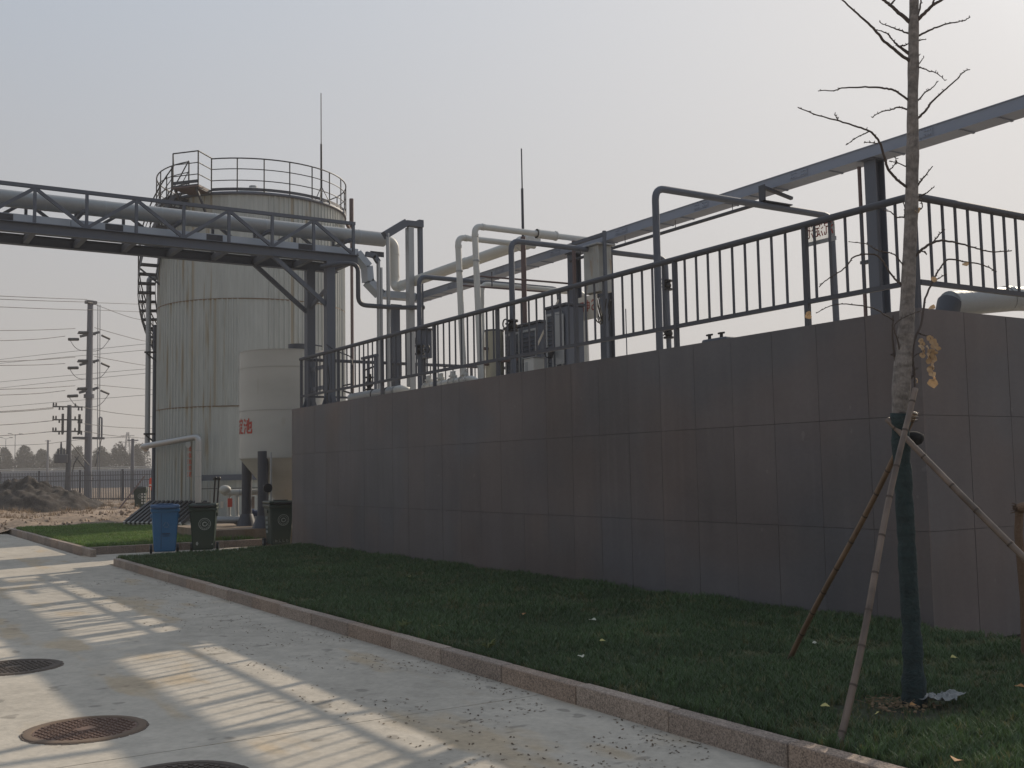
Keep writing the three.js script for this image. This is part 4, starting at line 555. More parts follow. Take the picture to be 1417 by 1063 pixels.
// ---------------------------------------------------------------- the bare young tree and its stakes
const D = {"trunk":[[5.865,0.074,-4.556,0.06],[5.85,0.327,-4.541,0.058],[5.835,0.557,-4.528,0.055],[5.806,0.925,-4.512,0.053],[5.786,1.201,-4.497,0.052],[5.761,1.523,-4.482,0.052],[5.742,1.776,-4.47,0.053],[5.733,1.96,-4.458,0.055],[5.733,2.121,-4.443,0.06],[5.739,2.305,-4.421,0.058],[5.747,2.442,-4.403,0.052],[5.75,2.626,-4.383,0.048],[5.752,2.833,-4.362,0.046],[5.753,3.039,-4.341,0.044],[5.756,3.223,-4.322,0.0435],[5.754,3.43,-4.303,0.044],[5.751,3.683,-4.281,0.039],[5.744,3.912,-4.263,0.037],[5.741,4.188,-4.239,0.035],[5.736,4.418,-4.22,0.033],[5.733,4.602,-4.204,0.031],[5.726,4.969,-4.173,0.027],[5.722,5.383,-4.135,0.02],[5.718,5.797,-4.098,0.012]],"branches":[{"p":[[5.732,4.203,-4.243],[5.628,4.25,-4.257],[5.517,4.305,-4.271],[5.421,4.37,-4.275],[5.302,4.437,-4.286],[5.165,4.51,-4.298],[5.123,4.535,-4.301]],"r":0.01},{"p":[[5.731,4.247,-4.239],[5.681,4.318,-4.295],[5.655,4.369,-4.324]],"r":0.012},{"p":[[5.655,4.369,-4.324],[5.624,4.407,-4.337],[5.549,4.434,-4.376]],"r":0.004},{"p":[[5.659,4.308,-4.278],[5.704,4.32,-4.26],[5.732,4.34,-4.248]],"r":0.005},{"p":[[5.727,4.383,-4.229],[5.688,4.427,-4.294],[5.65,4.471,-4.355],[5.627,4.506,-4.395]],"r":0.005},{"p":[[5.73,4.449,-4.221],[5.657,4.523,-4.264],[5.611,4.574,-4.291],[5.574,4.609,-4.313],[5.538,4.654,-4.334],[5.501,4.744,-4.353]],"r":0.014},{"p":[[5.611,4.574,-4.291],[5.633,4.607,-4.274],[5.655,4.65,-4.256]],"r":0.006},{"p":[[5.743,4.46,-4.211],[5.772,4.521,-4.133],[5.789,4.548,-4.093],[5.809,4.561,-4.058],[5.836,4.59,-4.001],[5.855,4.647,-3.938]],"r":0.013},{"p":[[5.775,4.538,-4.103],[5.775,4.577,-4.088],[5.759,4.626,-4.08]],"r":0.006},{"p":[[5.743,4.46,-4.211],[5.758,4.514,-4.196],[5.768,4.579,-4.184],[5.775,4.666,-4.171]],"r":0.007},{"p":[[5.742,4.359,-4.222],[5.839,4.416,-4.176],[5.926,4.454,-4.136],[6.023,4.48,-4.091],[6.051,4.485,-4.079],[6.094,4.512,-4.058]],"r":0.006},{"p":[[5.742,4.331,-4.224],[5.766,4.344,-4.216],[5.825,4.36,-4.195]],"r":0.004},{"p":[[5.747,4.164,-4.237],[5.762,4.187,-4.221],[5.787,4.233,-4.193]],"r":0.004},{"p":[[5.75,4.219,-4.23],[5.756,4.247,-4.203]],"r":0.008},{"p":[[5.747,4.181,-4.236],[5.765,4.173,-4.218],[5.807,4.145,-4.18],[5.848,4.118,-4.143],[5.876,4.073,-4.116]],"r":0.004},{"p":[[5.758,3.94,-4.252],[5.837,4.022,-4.235],[5.896,4.062,-4.22],[5.946,4.113,-4.209]],"r":0.005},{"p":[[5.761,3.836,-4.26],[5.792,3.883,-4.21],[5.811,3.936,-4.171],[5.856,4.005,-4.099],[5.895,4.059,-4.038],[5.913,4.096,-4.005],[5.934,4.108,-3.979]],"r":0.007},{"p":[[5.739,3.946,-4.263],[5.674,4.001,-4.294],[5.634,4.028,-4.314],[5.566,4.042,-4.351],[5.455,4.048,-4.415],[5.335,4.04,-4.484],[5.312,4.03,-4.499],[5.211,4.026,-4.557]],"r":0.007},{"p":[[5.741,3.881,-4.268],[5.729,3.907,-4.289],[5.7,3.932,-4.331],[5.669,3.923,-4.374],[5.649,3.923,-4.404],[5.617,3.902,-4.454],[5.609,3.89,-4.468]],"r":0.005},{"p":[[5.738,3.4,-4.316],[5.646,3.447,-4.324],[5.559,3.506,-4.326],[5.516,3.566,-4.314],[5.441,3.661,-4.294],[5.361,3.712,-4.296],[5.251,3.735,-4.319],[5.124,3.757,-4.344],[4.983,3.775,-4.372],[4.84,3.805,-4.394]],"r":0.008},{"p":[[5.361,3.712,-4.296],[5.291,3.669,-4.356],[5.251,3.632,-4.392]],"r":0.003},{"p":[[5.13,3.756,-4.341],[5.129,3.78,-4.351],[5.126,3.798,-4.36]],"r":0.003},{"p":[[5.433,3.645,-4.3],[5.39,3.651,-4.315],[5.348,3.646,-4.33]],"r":0.003},{"p":[[5.747,3.522,-4.299],[5.678,3.569,-4.342],[5.633,3.58,-4.373]],"r":0.004},{"p":[[5.565,3.499,-4.323],[5.608,3.537,-4.314],[5.626,3.56,-4.311],[5.617,3.597,-4.323]],"r":0.003},{"p":[[5.774,3.4,-4.294],[5.782,3.436,-4.265],[5.792,3.466,-4.239],[5.811,3.526,-4.186]],"r":0.006},{"p":[[5.775,3.344,-4.298],[5.829,3.368,-4.264],[5.876,3.408,-4.232]],"r":0.005},{"p":[[5.744,3.2,-4.332],[5.725,3.223,-4.352],[5.694,3.226,-4.382],[5.667,3.264,-4.409],[5.639,3.274,-4.437]],"r":0.005},{"p":[[5.778,3.247,-4.306],[5.819,3.283,-4.286],[5.816,3.326,-4.289],[5.798,3.333,-4.3]],"r":0.004},{"p":[[5.718,3.221,-4.346],[5.719,3.276,-4.338],[5.709,3.317,-4.339]],"r":0.003},{"p":[[5.735,2.895,-4.367],[5.641,2.981,-4.38],[5.54,2.998,-4.414],[5.463,3.036,-4.433],[5.339,3.05,-4.474]],"r":0.004},{"p":[[5.733,2.771,-4.38],[5.659,2.855,-4.417],[5.596,2.96,-4.445],[5.56,2.988,-4.465],[5.448,2.97,-4.536],[5.409,2.909,-4.567],[5.305,2.828,-4.639],[5.268,2.787,-4.666]],"r":0.006},{"p":[[5.78,2.964,-4.332],[5.796,2.99,-4.314],[5.823,3.023,-4.287],[5.893,3.063,-4.225],[5.967,3.049,-4.168],[6.056,3.013,-4.101],[6.134,2.982,-4.041],[6.241,2.98,-3.954]],"r":0.008},{"p":[[5.877,3.058,-4.261],[5.91,3.106,-4.235],[5.938,3.14,-4.213]],"r":0.004},{"p":[[5.797,3.005,-4.317],[5.833,2.996,-4.288],[5.838,2.979,-4.285]],"r":0.003},{"p":[[5.72,2.233,-4.44],[5.814,2.319,-4.414],[5.854,2.447,-4.418],[5.913,2.542,-4.408],[5.977,2.72,-4.412],[6.032,2.817,-4.403],[6.068,2.873,-4.396],[6.105,2.924,-4.388],[6.173,2.992,-4.367],[6.268,2.98,-4.321],[6.392,2.957,-4.263],[6.48,2.913,-4.222]],"r":0.009},{"p":[[6.03,2.826,-4.404],[6.091,2.864,-4.381],[6.144,2.891,-4.36]],"r":0.004},{"p":[[5.68,2.565,-4.433],[5.651,2.582,-4.443],[5.566,2.633,-4.472],[5.483,2.655,-4.505],[5.375,2.666,-4.551],[5.282,2.654,-4.593],[5.196,2.61,-4.634]],"r":0.004},{"p":[[5.72,2.239,-4.439],[5.697,2.338,-4.452],[5.688,2.508,-4.454],[5.696,2.6,-4.448]],"r":0.009},{"p":[[5.73,2.252,-4.431],[5.679,2.423,-4.405],[5.634,2.524,-4.398],[5.662,2.561,-4.368],[5.719,2.595,-4.318],[5.756,2.614,-4.285]],"r":0.005},{"p":[[5.692,2.337,-4.448],[5.668,2.348,-4.46]],"r":0.004},{"p":[[5.776,2.193,-4.408],[5.796,2.218,-4.387],[5.781,2.295,-4.379],[5.767,2.371,-4.368],[5.778,2.479,-4.332]],"r":0.007},{"p":[[5.812,2.484,-4.358],[5.857,2.467,-4.339],[5.901,2.462,-4.319]],"r":0.004},{"p":[[5.805,2.14,-4.395],[5.798,2.192,-4.387],[5.786,2.243,-4.382],[5.807,2.253,-4.367]],"r":0.004},{"p":[[5.732,2.375,-4.418],[5.786,2.335,-4.385],[5.828,2.36,-4.354]],"r":0.003}],"leaves":[[5.848,2.449,-4.295,1],[5.848,2.424,-4.275,1.1],[5.882,2.399,-4.291,1.2],[5.81,2.382,-4.287,1],[5.859,2.362,-4.298,1.2],[5.855,2.341,-4.28,1.3],[5.832,2.333,-4.295,1.1],[5.84,2.302,-4.308,1],[5.858,2.283,-4.291,1.1],[5.841,2.255,-4.296,1],[5.829,2.216,-4.278,1],[5.821,2.24,-4.287,0.9],[5.874,2.201,-4.302,0.8],[5.857,2.164,-4.302,1.7],[5.866,2.316,-4.295,1.2],[5.81,2.433,-4.337,0.9],[5.808,2.413,-4.321,0.8],[5.769,2.386,-4.303,1],[5.794,2.365,-4.308,0.9],[5.805,2.339,-4.323,0.9],[5.761,2.178,-4.341,0.8],[5.863,2.643,-4.284,1.0],[5.759,3.263,-4.289,1.3],[6.032,2.913,-4.144,0.9],[5.848,2.816,-4.242,0.9],[5.197,2.601,-4.699,1.0],[5.164,2.613,-4.668,0.9],[5.875,2.377,-4.255,0.8]],"bambooA":[[6.33,0.14,-6.093],[5.921,1.978,-4.48]],"bambooB":[[4.667,0.13,-4.144],[5.701,2.12,-4.32]],"bambooC":[[5.676,1.939,-4.519],[5.862,1.098,-3.748],[5.92,0.792,-3.444]],"tie":[5.784,1.817,-4.439],"sheet":[5.923,0.14,-4.415],"pole":[[16.66,-0.249,-89.291],[16.238,15.525,-88.04]],"spole":[[14.256,0.227,-83.645],[14.197,7.049,-83.026]],"wires":[[[6.853,13.571,-77.538],[12.343,14.622,-83.466],[16.187,15.466,-88.078]],[[6.867,13.075,-77.577],[12.359,14.053,-83.51],[16.205,14.836,-88.127]],[[6.847,13.784,-77.522],[12.336,14.835,-83.449],[16.181,15.67,-88.062]],[[16.26,15.43,-88.035],[23.408,17.808,-102.276],[27.514,18.967,-109.064]],[[16.276,14.869,-88.079],[23.428,17.099,-102.332],[27.536,18.201,-109.124]],[[16.259,15.464,-88.032],[23.448,16.39,-102.387],[27.557,17.435,-109.184]],[[6.717,11.136,-75.487],[11.561,12.229,-81.817],[15.358,13.336,-88.212]],[[6.736,10.447,-75.541],[11.58,11.575,-81.868],[14.699,12.758,-88.682]],[[6.773,9.139,-75.644],[11.621,10.104,-81.983],[15.421,11.12,-88.385]],[[6.779,8.932,-75.66],[11.631,9.758,-82.01],[14.76,10.626,-88.849]],[[6.823,7.389,-75.781],[11.678,8.11,-82.139],[15.484,8.887,-88.56]],[[6.834,7.003,-75.811],[11.689,7.725,-82.169],[14.819,8.529,-89.014]],[[16.75,13.447,-87.917],[20.024,13.976,-95.29],[23.848,14.397,-102.327],[27.62,15.203,-109.359]],[[16.813,11.2,-88.093],[20.088,11.702,-95.468],[23.912,12.128,-102.504],[27.69,12.753,-109.551]],[[16.876,8.988,-88.267],[20.152,9.466,-95.643],[23.975,9.899,-102.679],[27.758,10.346,-109.74]],[[13.948,16.954,-155.746],[21.87,16.886,-138.906],[29.452,16.638,-122.296],[30.785,16.541,-119.095]],[[13.96,16.529,-155.779],[21.886,16.319,-138.95],[29.472,15.957,-122.349],[30.803,15.872,-119.147]],[[14.028,14.118,-155.968],[21.95,14.054,-139.127],[29.532,13.842,-122.515],[30.862,13.792,-119.31]],[[14.053,13.267,-156.035],[21.969,13.396,-139.179],[29.545,13.356,-122.553],[30.876,13.314,-119.348]],[[14.121,10.856,-156.224],[22.038,10.959,-139.37],[29.614,10.924,-122.744],[30.943,10.923,-119.535]],[[13.166,6.858,-83.694],[10.649,6.442,-80.576],[6.864,5.928,-75.895]],[[13.168,6.779,-83.7],[10.651,6.374,-80.582],[6.866,5.873,-75.899]],[[13.193,5.91,-83.768],[10.675,5.52,-80.648],[6.889,5.06,-75.963]],[[13.215,5.119,-83.83],[10.696,4.778,-80.707],[6.908,4.385,-76.016]],[[15.046,6.818,-82.513],[20.216,7.201,-95.821],[26.337,7.524,-107.349]],[[15.08,5.633,-82.606],[20.249,6.008,-95.914],[26.369,6.396,-107.437]],[[15.095,5.08,-82.65],[20.271,5.244,-95.974],[26.397,5.396,-107.515]],[[15.315,5.513,-132.271],[18.507,5.615,-132.621],[20.409,5.747,-133.782]],[[20.409,5.747,-133.782],[23.165,5.996,-124.908],[27.221,6.15,-122.339]]],"farPoles":[[[31.511,2.469,-205.363],[31.337,8.607,-204.883],0.24],[[23.326,1.2,-103.925],[23.238,5.305,-103.585],0.2]],"lamps":[[[36.355,2.911,-285.271],[36.082,12.536,-284.517]],[[37.075,2.864,-308.537],[36.803,12.475,-307.784]]],"trees":[[[29.432,1.725,-248.245],[29.239,8.539,-247.711],4.075675675675676],[[33.164,1.647,-245.902],[32.958,8.916,-245.333],4.389189189189189],[[36.252,1.582,-243.963],[36.072,7.943,-243.465],4.075675675675676],[[39.855,1.507,-241.701],[39.666,8.17,-241.179],4.075675675675676],[[42.815,1.445,-239.843],[42.618,8.411,-239.297],4.232432432432432],[[46.675,1.364,-237.419],[46.478,8.331,-236.873],4.389189189189189],[[50.149,1.292,-235.238],[49.931,9.015,-234.633],4.545945945945946],[[53.752,1.217,-232.976],[53.534,8.94,-232.371],4.545945945945946]],"fence":[[8.387,0.0,-88.522],[19.718,0.0,-71.906]],"fencePosts":[[10.132,0.0,-86.239],[13.24,0.0,-81.913],[16.024,0.0,-77.791],[7.029,0.0,-90.562],[18.432,0.0,-73.905]],"shed":[[19.611,1.318,-234.313],[57.014,1.169,-189.425]],"farBin":[12.492,0.149,-53.934],"person":[11.814,0.314,-48.417],"stick":[[11.127,0.158,-52.422],[12.383,1.719,-52.666]],"mound":[7.852,0.281,-56.844],"tower":[[96.182,3.47,-437.252],[95.726,19.584,-435.99]],"rack":[[7.588,0.298,-34.717],[8.612,0.419,-32.163]]};
const barkTex = tex(256, 512, (u, v) => { const a = fbm(u, v, 8, 5, 601, 20), b = fbm(u, v, 40, 3, 602), k = .75 + .8 * (a - .5) + .4 * (b - .5); return [.27 * k, .245 * k, .232 * k]; });
const bark = new THREE.MeshStandardMaterial({ map: barkTex, roughness: .9, bumpMap: bumpAt(5), bumpScale: .006 }), twig = mat(.085, .068, .062, .85);
rep(barkTex, 3, 2);
{
  const base = V(...D.trunk[0].slice(0, 3)); base.y = .11; const t = thing('young_tree', 'bare young tree, trunk wrapped in dark green cloth, on the lawn', 'tree', base.toArray()), L = p => V(p[0] - base.x, p[1] - base.y, p[2] - base.z);
  const smooth = (pts, n) => new THREE.CatmullRomCurve3(pts).getPoints(n);
  const tp = D.trunk.map(L); tp[0].y = 0; const curve = new THREE.CatmullRomCurve3(tp), N = 120, pts = curve.getPoints(N), rad = i => { const f = i / N * (tp.length - 1), k = Math.min(tp.length - 2, Math.floor(f)), r = D.trunk[k][3] + (D.trunk[k + 1][3] - D.trunk[k][3]) * (f - k); let kn = 0; for (const [c, w, h] of [[.44, 2.2, .16], [.475, 1.6, .12], [.62, 1.5, .1], [.685, 1.8, .13], [.72, 1.2, .08], [.78, 1.4, .1], [.83, 1.2, .12]]) kn += h * Math.exp(-(((i - c * N) / w) ** 2)); return .93 * r * (1 + .6 * kn + .1 * (vnoise(i * .45, 0, 999, 9, 7) - .5)); };
  part(t, 'trunk', sweep(pts, (s, i) => rad(i), 16), bark);
  const we = Math.round(7.2 / (tp.length - 1) * N), clothTex = tex(128, 512, (u, v) => { const a = fbm(u, v, 40, 2, 611, 8), b = vnoise(0, v * 46 + u * 1.0, 1, 46, 612), k = .8 + .4 * (a - .5) + .22 * (b - .5); return [.03 * k, .052 * k, .056 * k]; });
  part(t, 'trunk_wrap', sweep(pts.slice(0, we), (s, i) => rad(i) + .006 + .006 * Math.sin(i * 2.1) * Math.sin(i * .7) + .004 * ((i * .37) % 1) + (i < 5 ? .014 : 0), 18), new THREE.MeshStandardMaterial({ map: clothTex, roughness: .95, bumpMap: bumpAt(4), bumpScale: .008 }));
  const buds = [];
  for (const b of D.branches) {
    const raw = b.p.map(L), p = smooth(raw, Math.max(8, raw.length * 5)).map((q, i) => i ? q.add(V(rr(-1, 1), rr(-1, 1), rr(-1, 1)).multiplyScalar(.0022)) : q), br = part(t, 'branch', sweep(p, s => b.r * (1 - .72 * s) + .0012, 6), twig);
    const g = []; for (let i = 3; i < p.length; i += 2) { const q = p[i], d = V(rr(-1, 1), rr(-.2, 1), rr(-1, 1)).normalize(); g.push(rod(q, q.clone().addScaledVector(d, rr(.008, .018)), .0035, 5, .002)); } if (g.length) part(br, 'bud_spurs', g, twig, { kind: 'stuff' });
  }
  const lm = new THREE.MeshPhysicalMaterial({ color: col(.5, .35, .21), roughness: .8, transmission: .25, thickness: 0 });
  const fan = (s) => { const g = new THREE.CircleGeometry(.026 * s, 9, -.25, Math.PI + .5), p = g.attributes.position; for (let i = 0; i < p.count; i++) p.setZ(i, .012 * s * Math.sin(p.getX(i) * 140) + rr(-.003, .003)); p.setXY(0, 0, -.018 * s); g.computeVertexNormals(); return g; };
  for (const q of D.leaves) part(t, 'dry_leaf', fan(q[3] * .85).rotateX(rr(-.6, .6)).rotateZ(Math.PI + rr(-.7, .7)).rotateY(rr(-1.2, 1.2) - .55).translate(...L(q).toArray()), lm);
  const a0 = L(D.leaves[0]), hang = (q) => sweep(q.map(L), .0016, 5); part(t, 'hanging_twig', hang(D.leaves.slice(0, 14).filter((_, i) => i % 2 === 0)), twig); part(t, 'hanging_twig', hang(D.leaves.slice(15, 20)), twig);
  const ti = L(D.tie); // black sacking tied round trunk and stakes
  part(t, 'tie_cloth', (() => { const g = new THREE.SphereGeometry(.06, 18, 12).scale(1.1, .75, .9), p = g.attributes.position; for (let i = 0; i < p.count; i++) { const k = 1 + .5 * (fbm(p.getX(i) * 3 + 5, p.getY(i) * 3 + 5, 9, 3, 620) - .5); p.setXYZ(i, p.getX(i) * k, p.getY(i) * k, p.getZ(i) * k); } g.computeVertexNormals(); return g.rotateY(-.5).translate(ti.x + .045, ti.y - .005, ti.z); })(), mat(.018, .018, .02, 1));
  part(t, 'binding_wire', [0, 1, 2].map(k => new THREE.TorusGeometry(.07 + .003 * k, .0016, 5, 24).rotateX(1.4 + .12 * k).translate(ti.x - .02, ti.y + .1 + k * .03, ti.z)), M.cable);
}
function bamboo(label, a, b, r, m) {
  const t = thing('bamboo_stake', label, 'stake', a.toArray()), d = b.clone().sub(a), L = d.length(), n = d.clone().normalize(), N = 80;
  const sag = V(0, 0, 0).crossVectors(n, V(0, 1, 0)).normalize().multiplyScalar(.012), pts = Array.from({ length: N }, (_, i) => d.clone().multiplyScalar(i / (N - 1)).addScaledVector(sag, Math.sin(i / (N - 1) * 7)));
  part(t, 'culm', sweep(pts, s => r * (1 - .18 * s), 14), m); let s = .12; while (s < L - .05) { const p = n.clone().multiplyScalar(s).addScaledVector(sag, Math.sin(s / L * 7)), q = r * (1 - .18 * s / L); part(t, 'node', rod(p.clone().addScaledVector(n, -.006), p.clone().addScaledVector(n, .006), q * 1.1, 14), nodeM); s += rr(.2, .27); }
  part(t, 'cut_end', rod(pts[N - 1].clone().addScaledVector(n, -.002), pts[N - 1].clone().addScaledVector(n, .003), r * .55, 12), M.black);
}
const nodeM = mat(.07, .05, .04, .7);
const bambooTex = (a) => tex(64, 512, (u, v) => { const n = fbm(u, v, 30, 2, 640 + a, 4), b = fbm(u, v, 3, 4, 650 + a, 9), k = .75 + .4 * (n - .5) + .7 * (b - .5); return a ? [.21 * k, .135 * k, .085 * k] : [.2 * k, .15 * k, .12 * k]; });
const bam = [0, 1].map(a => new THREE.MeshStandardMaterial({ map: bambooTex(a), roughness: .45 }));
{ const f = a => V(...a), A = D.bambooA.map(f), B = D.bambooB.map(f), Cc = D.bambooC.map(f), e = Cc[1].clone().sub(Cc[0]); const base = Cc[0].clone().addScaledVector(e, (Cc[0].y - .1) / -e.y); A[0].y -= .05; B[0].y -= .05;
  bamboo('reddish bamboo stake leaning to the tree from the wall side', A[0], A[1], .021, bam[1]); bamboo('grey bamboo stake leaning in front of the trunk from the kerb', B[0], B[1], .021, bam[0]); bamboo('bamboo stake slanting down to the right edge of the photo', base, Cc[0], .022, bam[0]); }
{ const bark = mat(.16, .1, .065, .95, { bumpMap: bumpAt(6), bumpScale: .01 }); const t = thing('timber_stake', 'rough upright timber stake with a split crosspiece at the right edge', 'stake', [7.74, .1, -4.98]); part(t, 'upright', sweep([V(0, 0, 0), V(.01, .5, .01), V(-.005, 1.0, 0), V(.01, 1.19, .01)], (s, i) => .034 - .004 * s, 12), bark); part(t, 'crosspiece', sweep([V(-.09, 1.2, .04), V(0, 1.2, .04), V(.5, 1.22, .05), V(1.1, 1.2, .1)], (s, i) => i ? .04 : .022, 12), bark); part(t, 'splinters', [0, 1, 2, 3, 4].map(k => rod(V(-.07, 1.2 + (k - 2) * .012, .04), V(-.13 - rnd() * .03, 1.2 + (k - 2) * .02, .04 + rr(-.02, .02)), .007, 5, .002)), bark); }
{ // crumpled plastic sheet by the trunk
  const [x, y, z] = D.sheet, g = grid(-.07, .15, -.07, .08, 30, 22, (a, b) => .012 + .13 * Math.max(0, fbm(a * 2.2 + 4, b * 2.2 + 4, 9, 4, 660) - .4) * sstep(.13, .06, Math.abs(b)) + .0); const p = g.attributes.position; for (let i = 0; i < p.count; i++) { p.setX(i, p.getX(i) + .05 * (vnoise(p.getZ(i) * 22 + 9, 3, 99, 9, 661) - .5)); p.setZ(i, p.getZ(i) + .06 * (vnoise(p.getX(i) * 18 + 9, 5, 99, 9, 662) - .5)); } g.computeVertexNormals();
  solo('plastic_sheet', 'crumpled pale plastic sheet in the grass at the tree foot', 'plastic sheet', g.translate(x - .02, y + .02, z), mat(.2, .21, .21, .35));
  const cl = []; for (let k = 0; k < 170; k++) { const a = rnd() * 6.28, q = rr(.03, .24), s = rr(.004, .013); if (k % 3 === 0) { const L = rr(.03, .09); cl.push(rod(V(Math.cos(a) * q, .012, Math.sin(a) * q), V(Math.cos(a) * q + rr(-L, L), rr(.01, .04), Math.sin(a) * q + rr(-L, L)), .0018, 4)); } else cl.push(new THREE.IcosahedronGeometry(s, 0).scale(1.3, .7, 1).rotateY(a).translate(Math.cos(a) * q, s * .3, Math.sin(a) * q)); } solo('soil_clods', 'loose brown soil and straw round the foot of the tree', 'soil', merge(cl).translate(D.trunk[0][0] - .12, .13, D.trunk[0][2] - .02), mat(.2, .14, .085, 1), null, 'stuff');
}
{ // fallen leaves
  const g = new THREE.CircleGeometry(1, 7), p = g.attributes.position; for (let i = 0; i < p.count; i++) p.setZ(i, .25 * Math.sin(p.getX(i) * 3)); g.rotateX(-Math.PI / 2).computeVertexNormals();
  const im = new THREE.InstancedMesh(g, mat(1, 1, 1, .9), 1900), m = new THREE.Matrix4(), c = new THREE.Color(); let n = 0;
  while (n < 1900) { const z = -2.5 - 17 * Math.pow(rnd(), 1.5), x = 4.42 - 1.5 * Math.pow(rnd(), 1.4); if (fbm(x / 9 + 2, z / 9 + 5, 14, 3, 670) < .5) continue; const s = rr(.003, .0085); m.compose(V(x, s * .3 + .002, z), new THREE.Quaternion().setFromEuler(new THREE.Euler(rr(-.2, .2), rnd() * 6.28, rr(-.2, .2))), V(s * 1.8, s, s * .9)); im.setMatrixAt(n, m); const k = rr(.5, 1.2); im.setColorAt(n, c.setRGB(.12 * k, .085 * k, .055 * k)); n++; }
  im.name = 'leaf_litter'; im.userData = { label: 'scattered brown leaf bits on the concrete along the kerb', category: 'leaf litter', kind: 'stuff' }; scene.add(im);
  const fg = new THREE.CircleGeometry(.03, 8, -.2, Math.PI + .4); { const q = fg.attributes.position; for (let i = 0; i < q.count; i++) q.setZ(i, .008 * Math.sin(q.getX(i) * 120)); } fg.rotateX(-1.35); fg.computeVertexNormals();
  const spots = [[6.9, -13.8, 'y'], [6.0, -9.4, 'b'], [5.6, -7.5, 'y'], [4.9, -9.2, 'y'], [5.0, -7.0, 'w'], [6.9, -6.3, 'w'], [5.25, -4.35, 'y'], [5.15, -4.65, 'y'], [5.6, -4.35, 'b'], [7.2, -5.2, 'y'], [4.75, -3.45, 'b'], [5.6, -3.55, 'y'], [6.6, -4.3, 'b'], [7.1, -4.35, 'y'], [6.1, -3.4, 'y'], [6.3, -8.6, 'w']];
  const fm = { y: mat(.42, .38, .14, .8), b: mat(.33, .17, .06, .8), w: mat(.45, .45, .36, .8) };
  const where = ['farthest up the lawn toward the bins', 'halfway along the lawn', 'in mid lawn left of the bamboo stakes', 'close to the kerb halfway along the lawn', 'close to the kerb left of the front stake', 'behind the reddish bamboo stake', 'left of the front stake foot, the nearer one', 'left of the front stake foot, the farther one', 'just left of the wrapped trunk foot', 'farthest back at the right edge', 'on the kerb edge at the bottom of the photo', 'in front of the tree at the bottom edge', 'right of the plastic sheet', 'far right beside the timber stake', 'nearest the bottom right corner', 'in mid lawn near the wall'];
  spots.forEach(([x, z, k], i) => { const o = solo('fallen_leaf', { y: 'yellow fallen leaf ', b: 'brown withered leaf ', w: 'pale bleached leaf ' }[k] + where[i], 'leaf', fg, fm[k], 'fallen leaves on the lawn'); o.position.set(x, .185, z); o.rotation.y = rnd() * 6.28; o.scale.setScalar(rr(.9, 1.3)); });
  const weeds = [[4.72, -9.55], [4.75, -8.0], [8.2, -8.6], [8.2, -7.2]]; weeds.forEach(([x, z], i) => { const w = []; for (let k = 0; k < 14; k++) { const a = rnd() * 6.28, l = rr(.05, .13); w.push(sweep([V(0, 0, 0), V(Math.cos(a) * l * .5, l * .6, Math.sin(a) * l * .5), V(Math.cos(a) * l, l * .75, Math.sin(a) * l)], s => .006 * Math.sin(Math.PI * Math.min(1, s * .9 + .1)) + .0008, 4)); } const o = solo('weed', ['small pale weed on the kerb edge, farther one', 'small pale weed on the kerb edge, nearer one', 'small weed at the wall foot, farther one', 'small weed at the wall foot near the bamboo stake'][i], 'weed', merge(w), mat(i < 2 ? .14 : .05, i < 2 ? .16 : .075, .05, .8)); o.position.set(x, .13, z); });
}
// ---------------------------------------------------------------- beyond the plot
{ // slanted bar rack on the soil in front of the tank
  const [a, b] = D.rack.map(p => V(...p)); a.y = b.y = .22; const t = thing('bar_rack', 'rack of slanted dark bars lying against the soil left of the tank', 'rack', a.toArray()), d = b.clone().sub(a), n = 13, tl = V(1.0, .6, -.9);
  part(t, 'base_bar', rod(V(0, .04, 0), d.clone().setY(.04), .035, 8), M.black); part(t, 'top_bar', rod(tl, d.clone().setY(0).add(tl), .035, 8), M.black);
  for (let k = 0; k < n; k++) { const p = d.clone().multiplyScalar(k / (n - 1)).setY(.05); const o = part(t, 'bar', beam(p, p.clone().add(tl), .09, .1), M.black); part(o, 'painted_lit_end', beam(p.clone().addScaledVector(tl, -.04), p.clone().addScaledVector(tl, -.002), .065, .095), M.cream); }  // pale ends paint the sunlight caught at the foot of each bar
}
solo('leaning_pole', 'long thin pole leaning over the far green bin', 'pole', rod(V(...D.stick[0]).setY(.15), V(...D.stick[1]), .035, 8), M.brownPipe);
{ // spoil heap
  const [x, , z] = D.mound, hf = (a, b) => { const e = Math.max(0, 1 - Math.hypot((a + (a < 0 ? a * -.35 : 0)) / 4.2, b / 3.2)), s = Math.pow(e, .72); return -.35 + 1.75 * s * (.62 + .75 * fbm(a / 14 + 3, b / 14 + 3, 20, 5, 700)) + .3 * s * (fbm(a / 3 + 9, b / 3 + 9, 20, 3, 701) - .3); };
  const g = grid(-6.5, 4.4, -3.4, 3.4, 120, 80, hf), heapTex = tex(512, 512, (u, v) => { const a = fbm(u, v, 10, 5, 710), b = fbm(u, v, 90, 2, 711), k = .6 + 1.0 * (a - .5) + .8 * (b - .5); return [.08 * k, .066 * k, .058 * k]; }); rep(heapTex, .3, .3);
  const o = solo('soil_heap', 'dark heap of dug soil on the bare ground in front of the fence', 'soil heap', g, new THREE.MeshStandardMaterial({ map: heapTex, roughness: 1 })); o.position.set(x, .2, z); o.rotation.y = -.137;
}
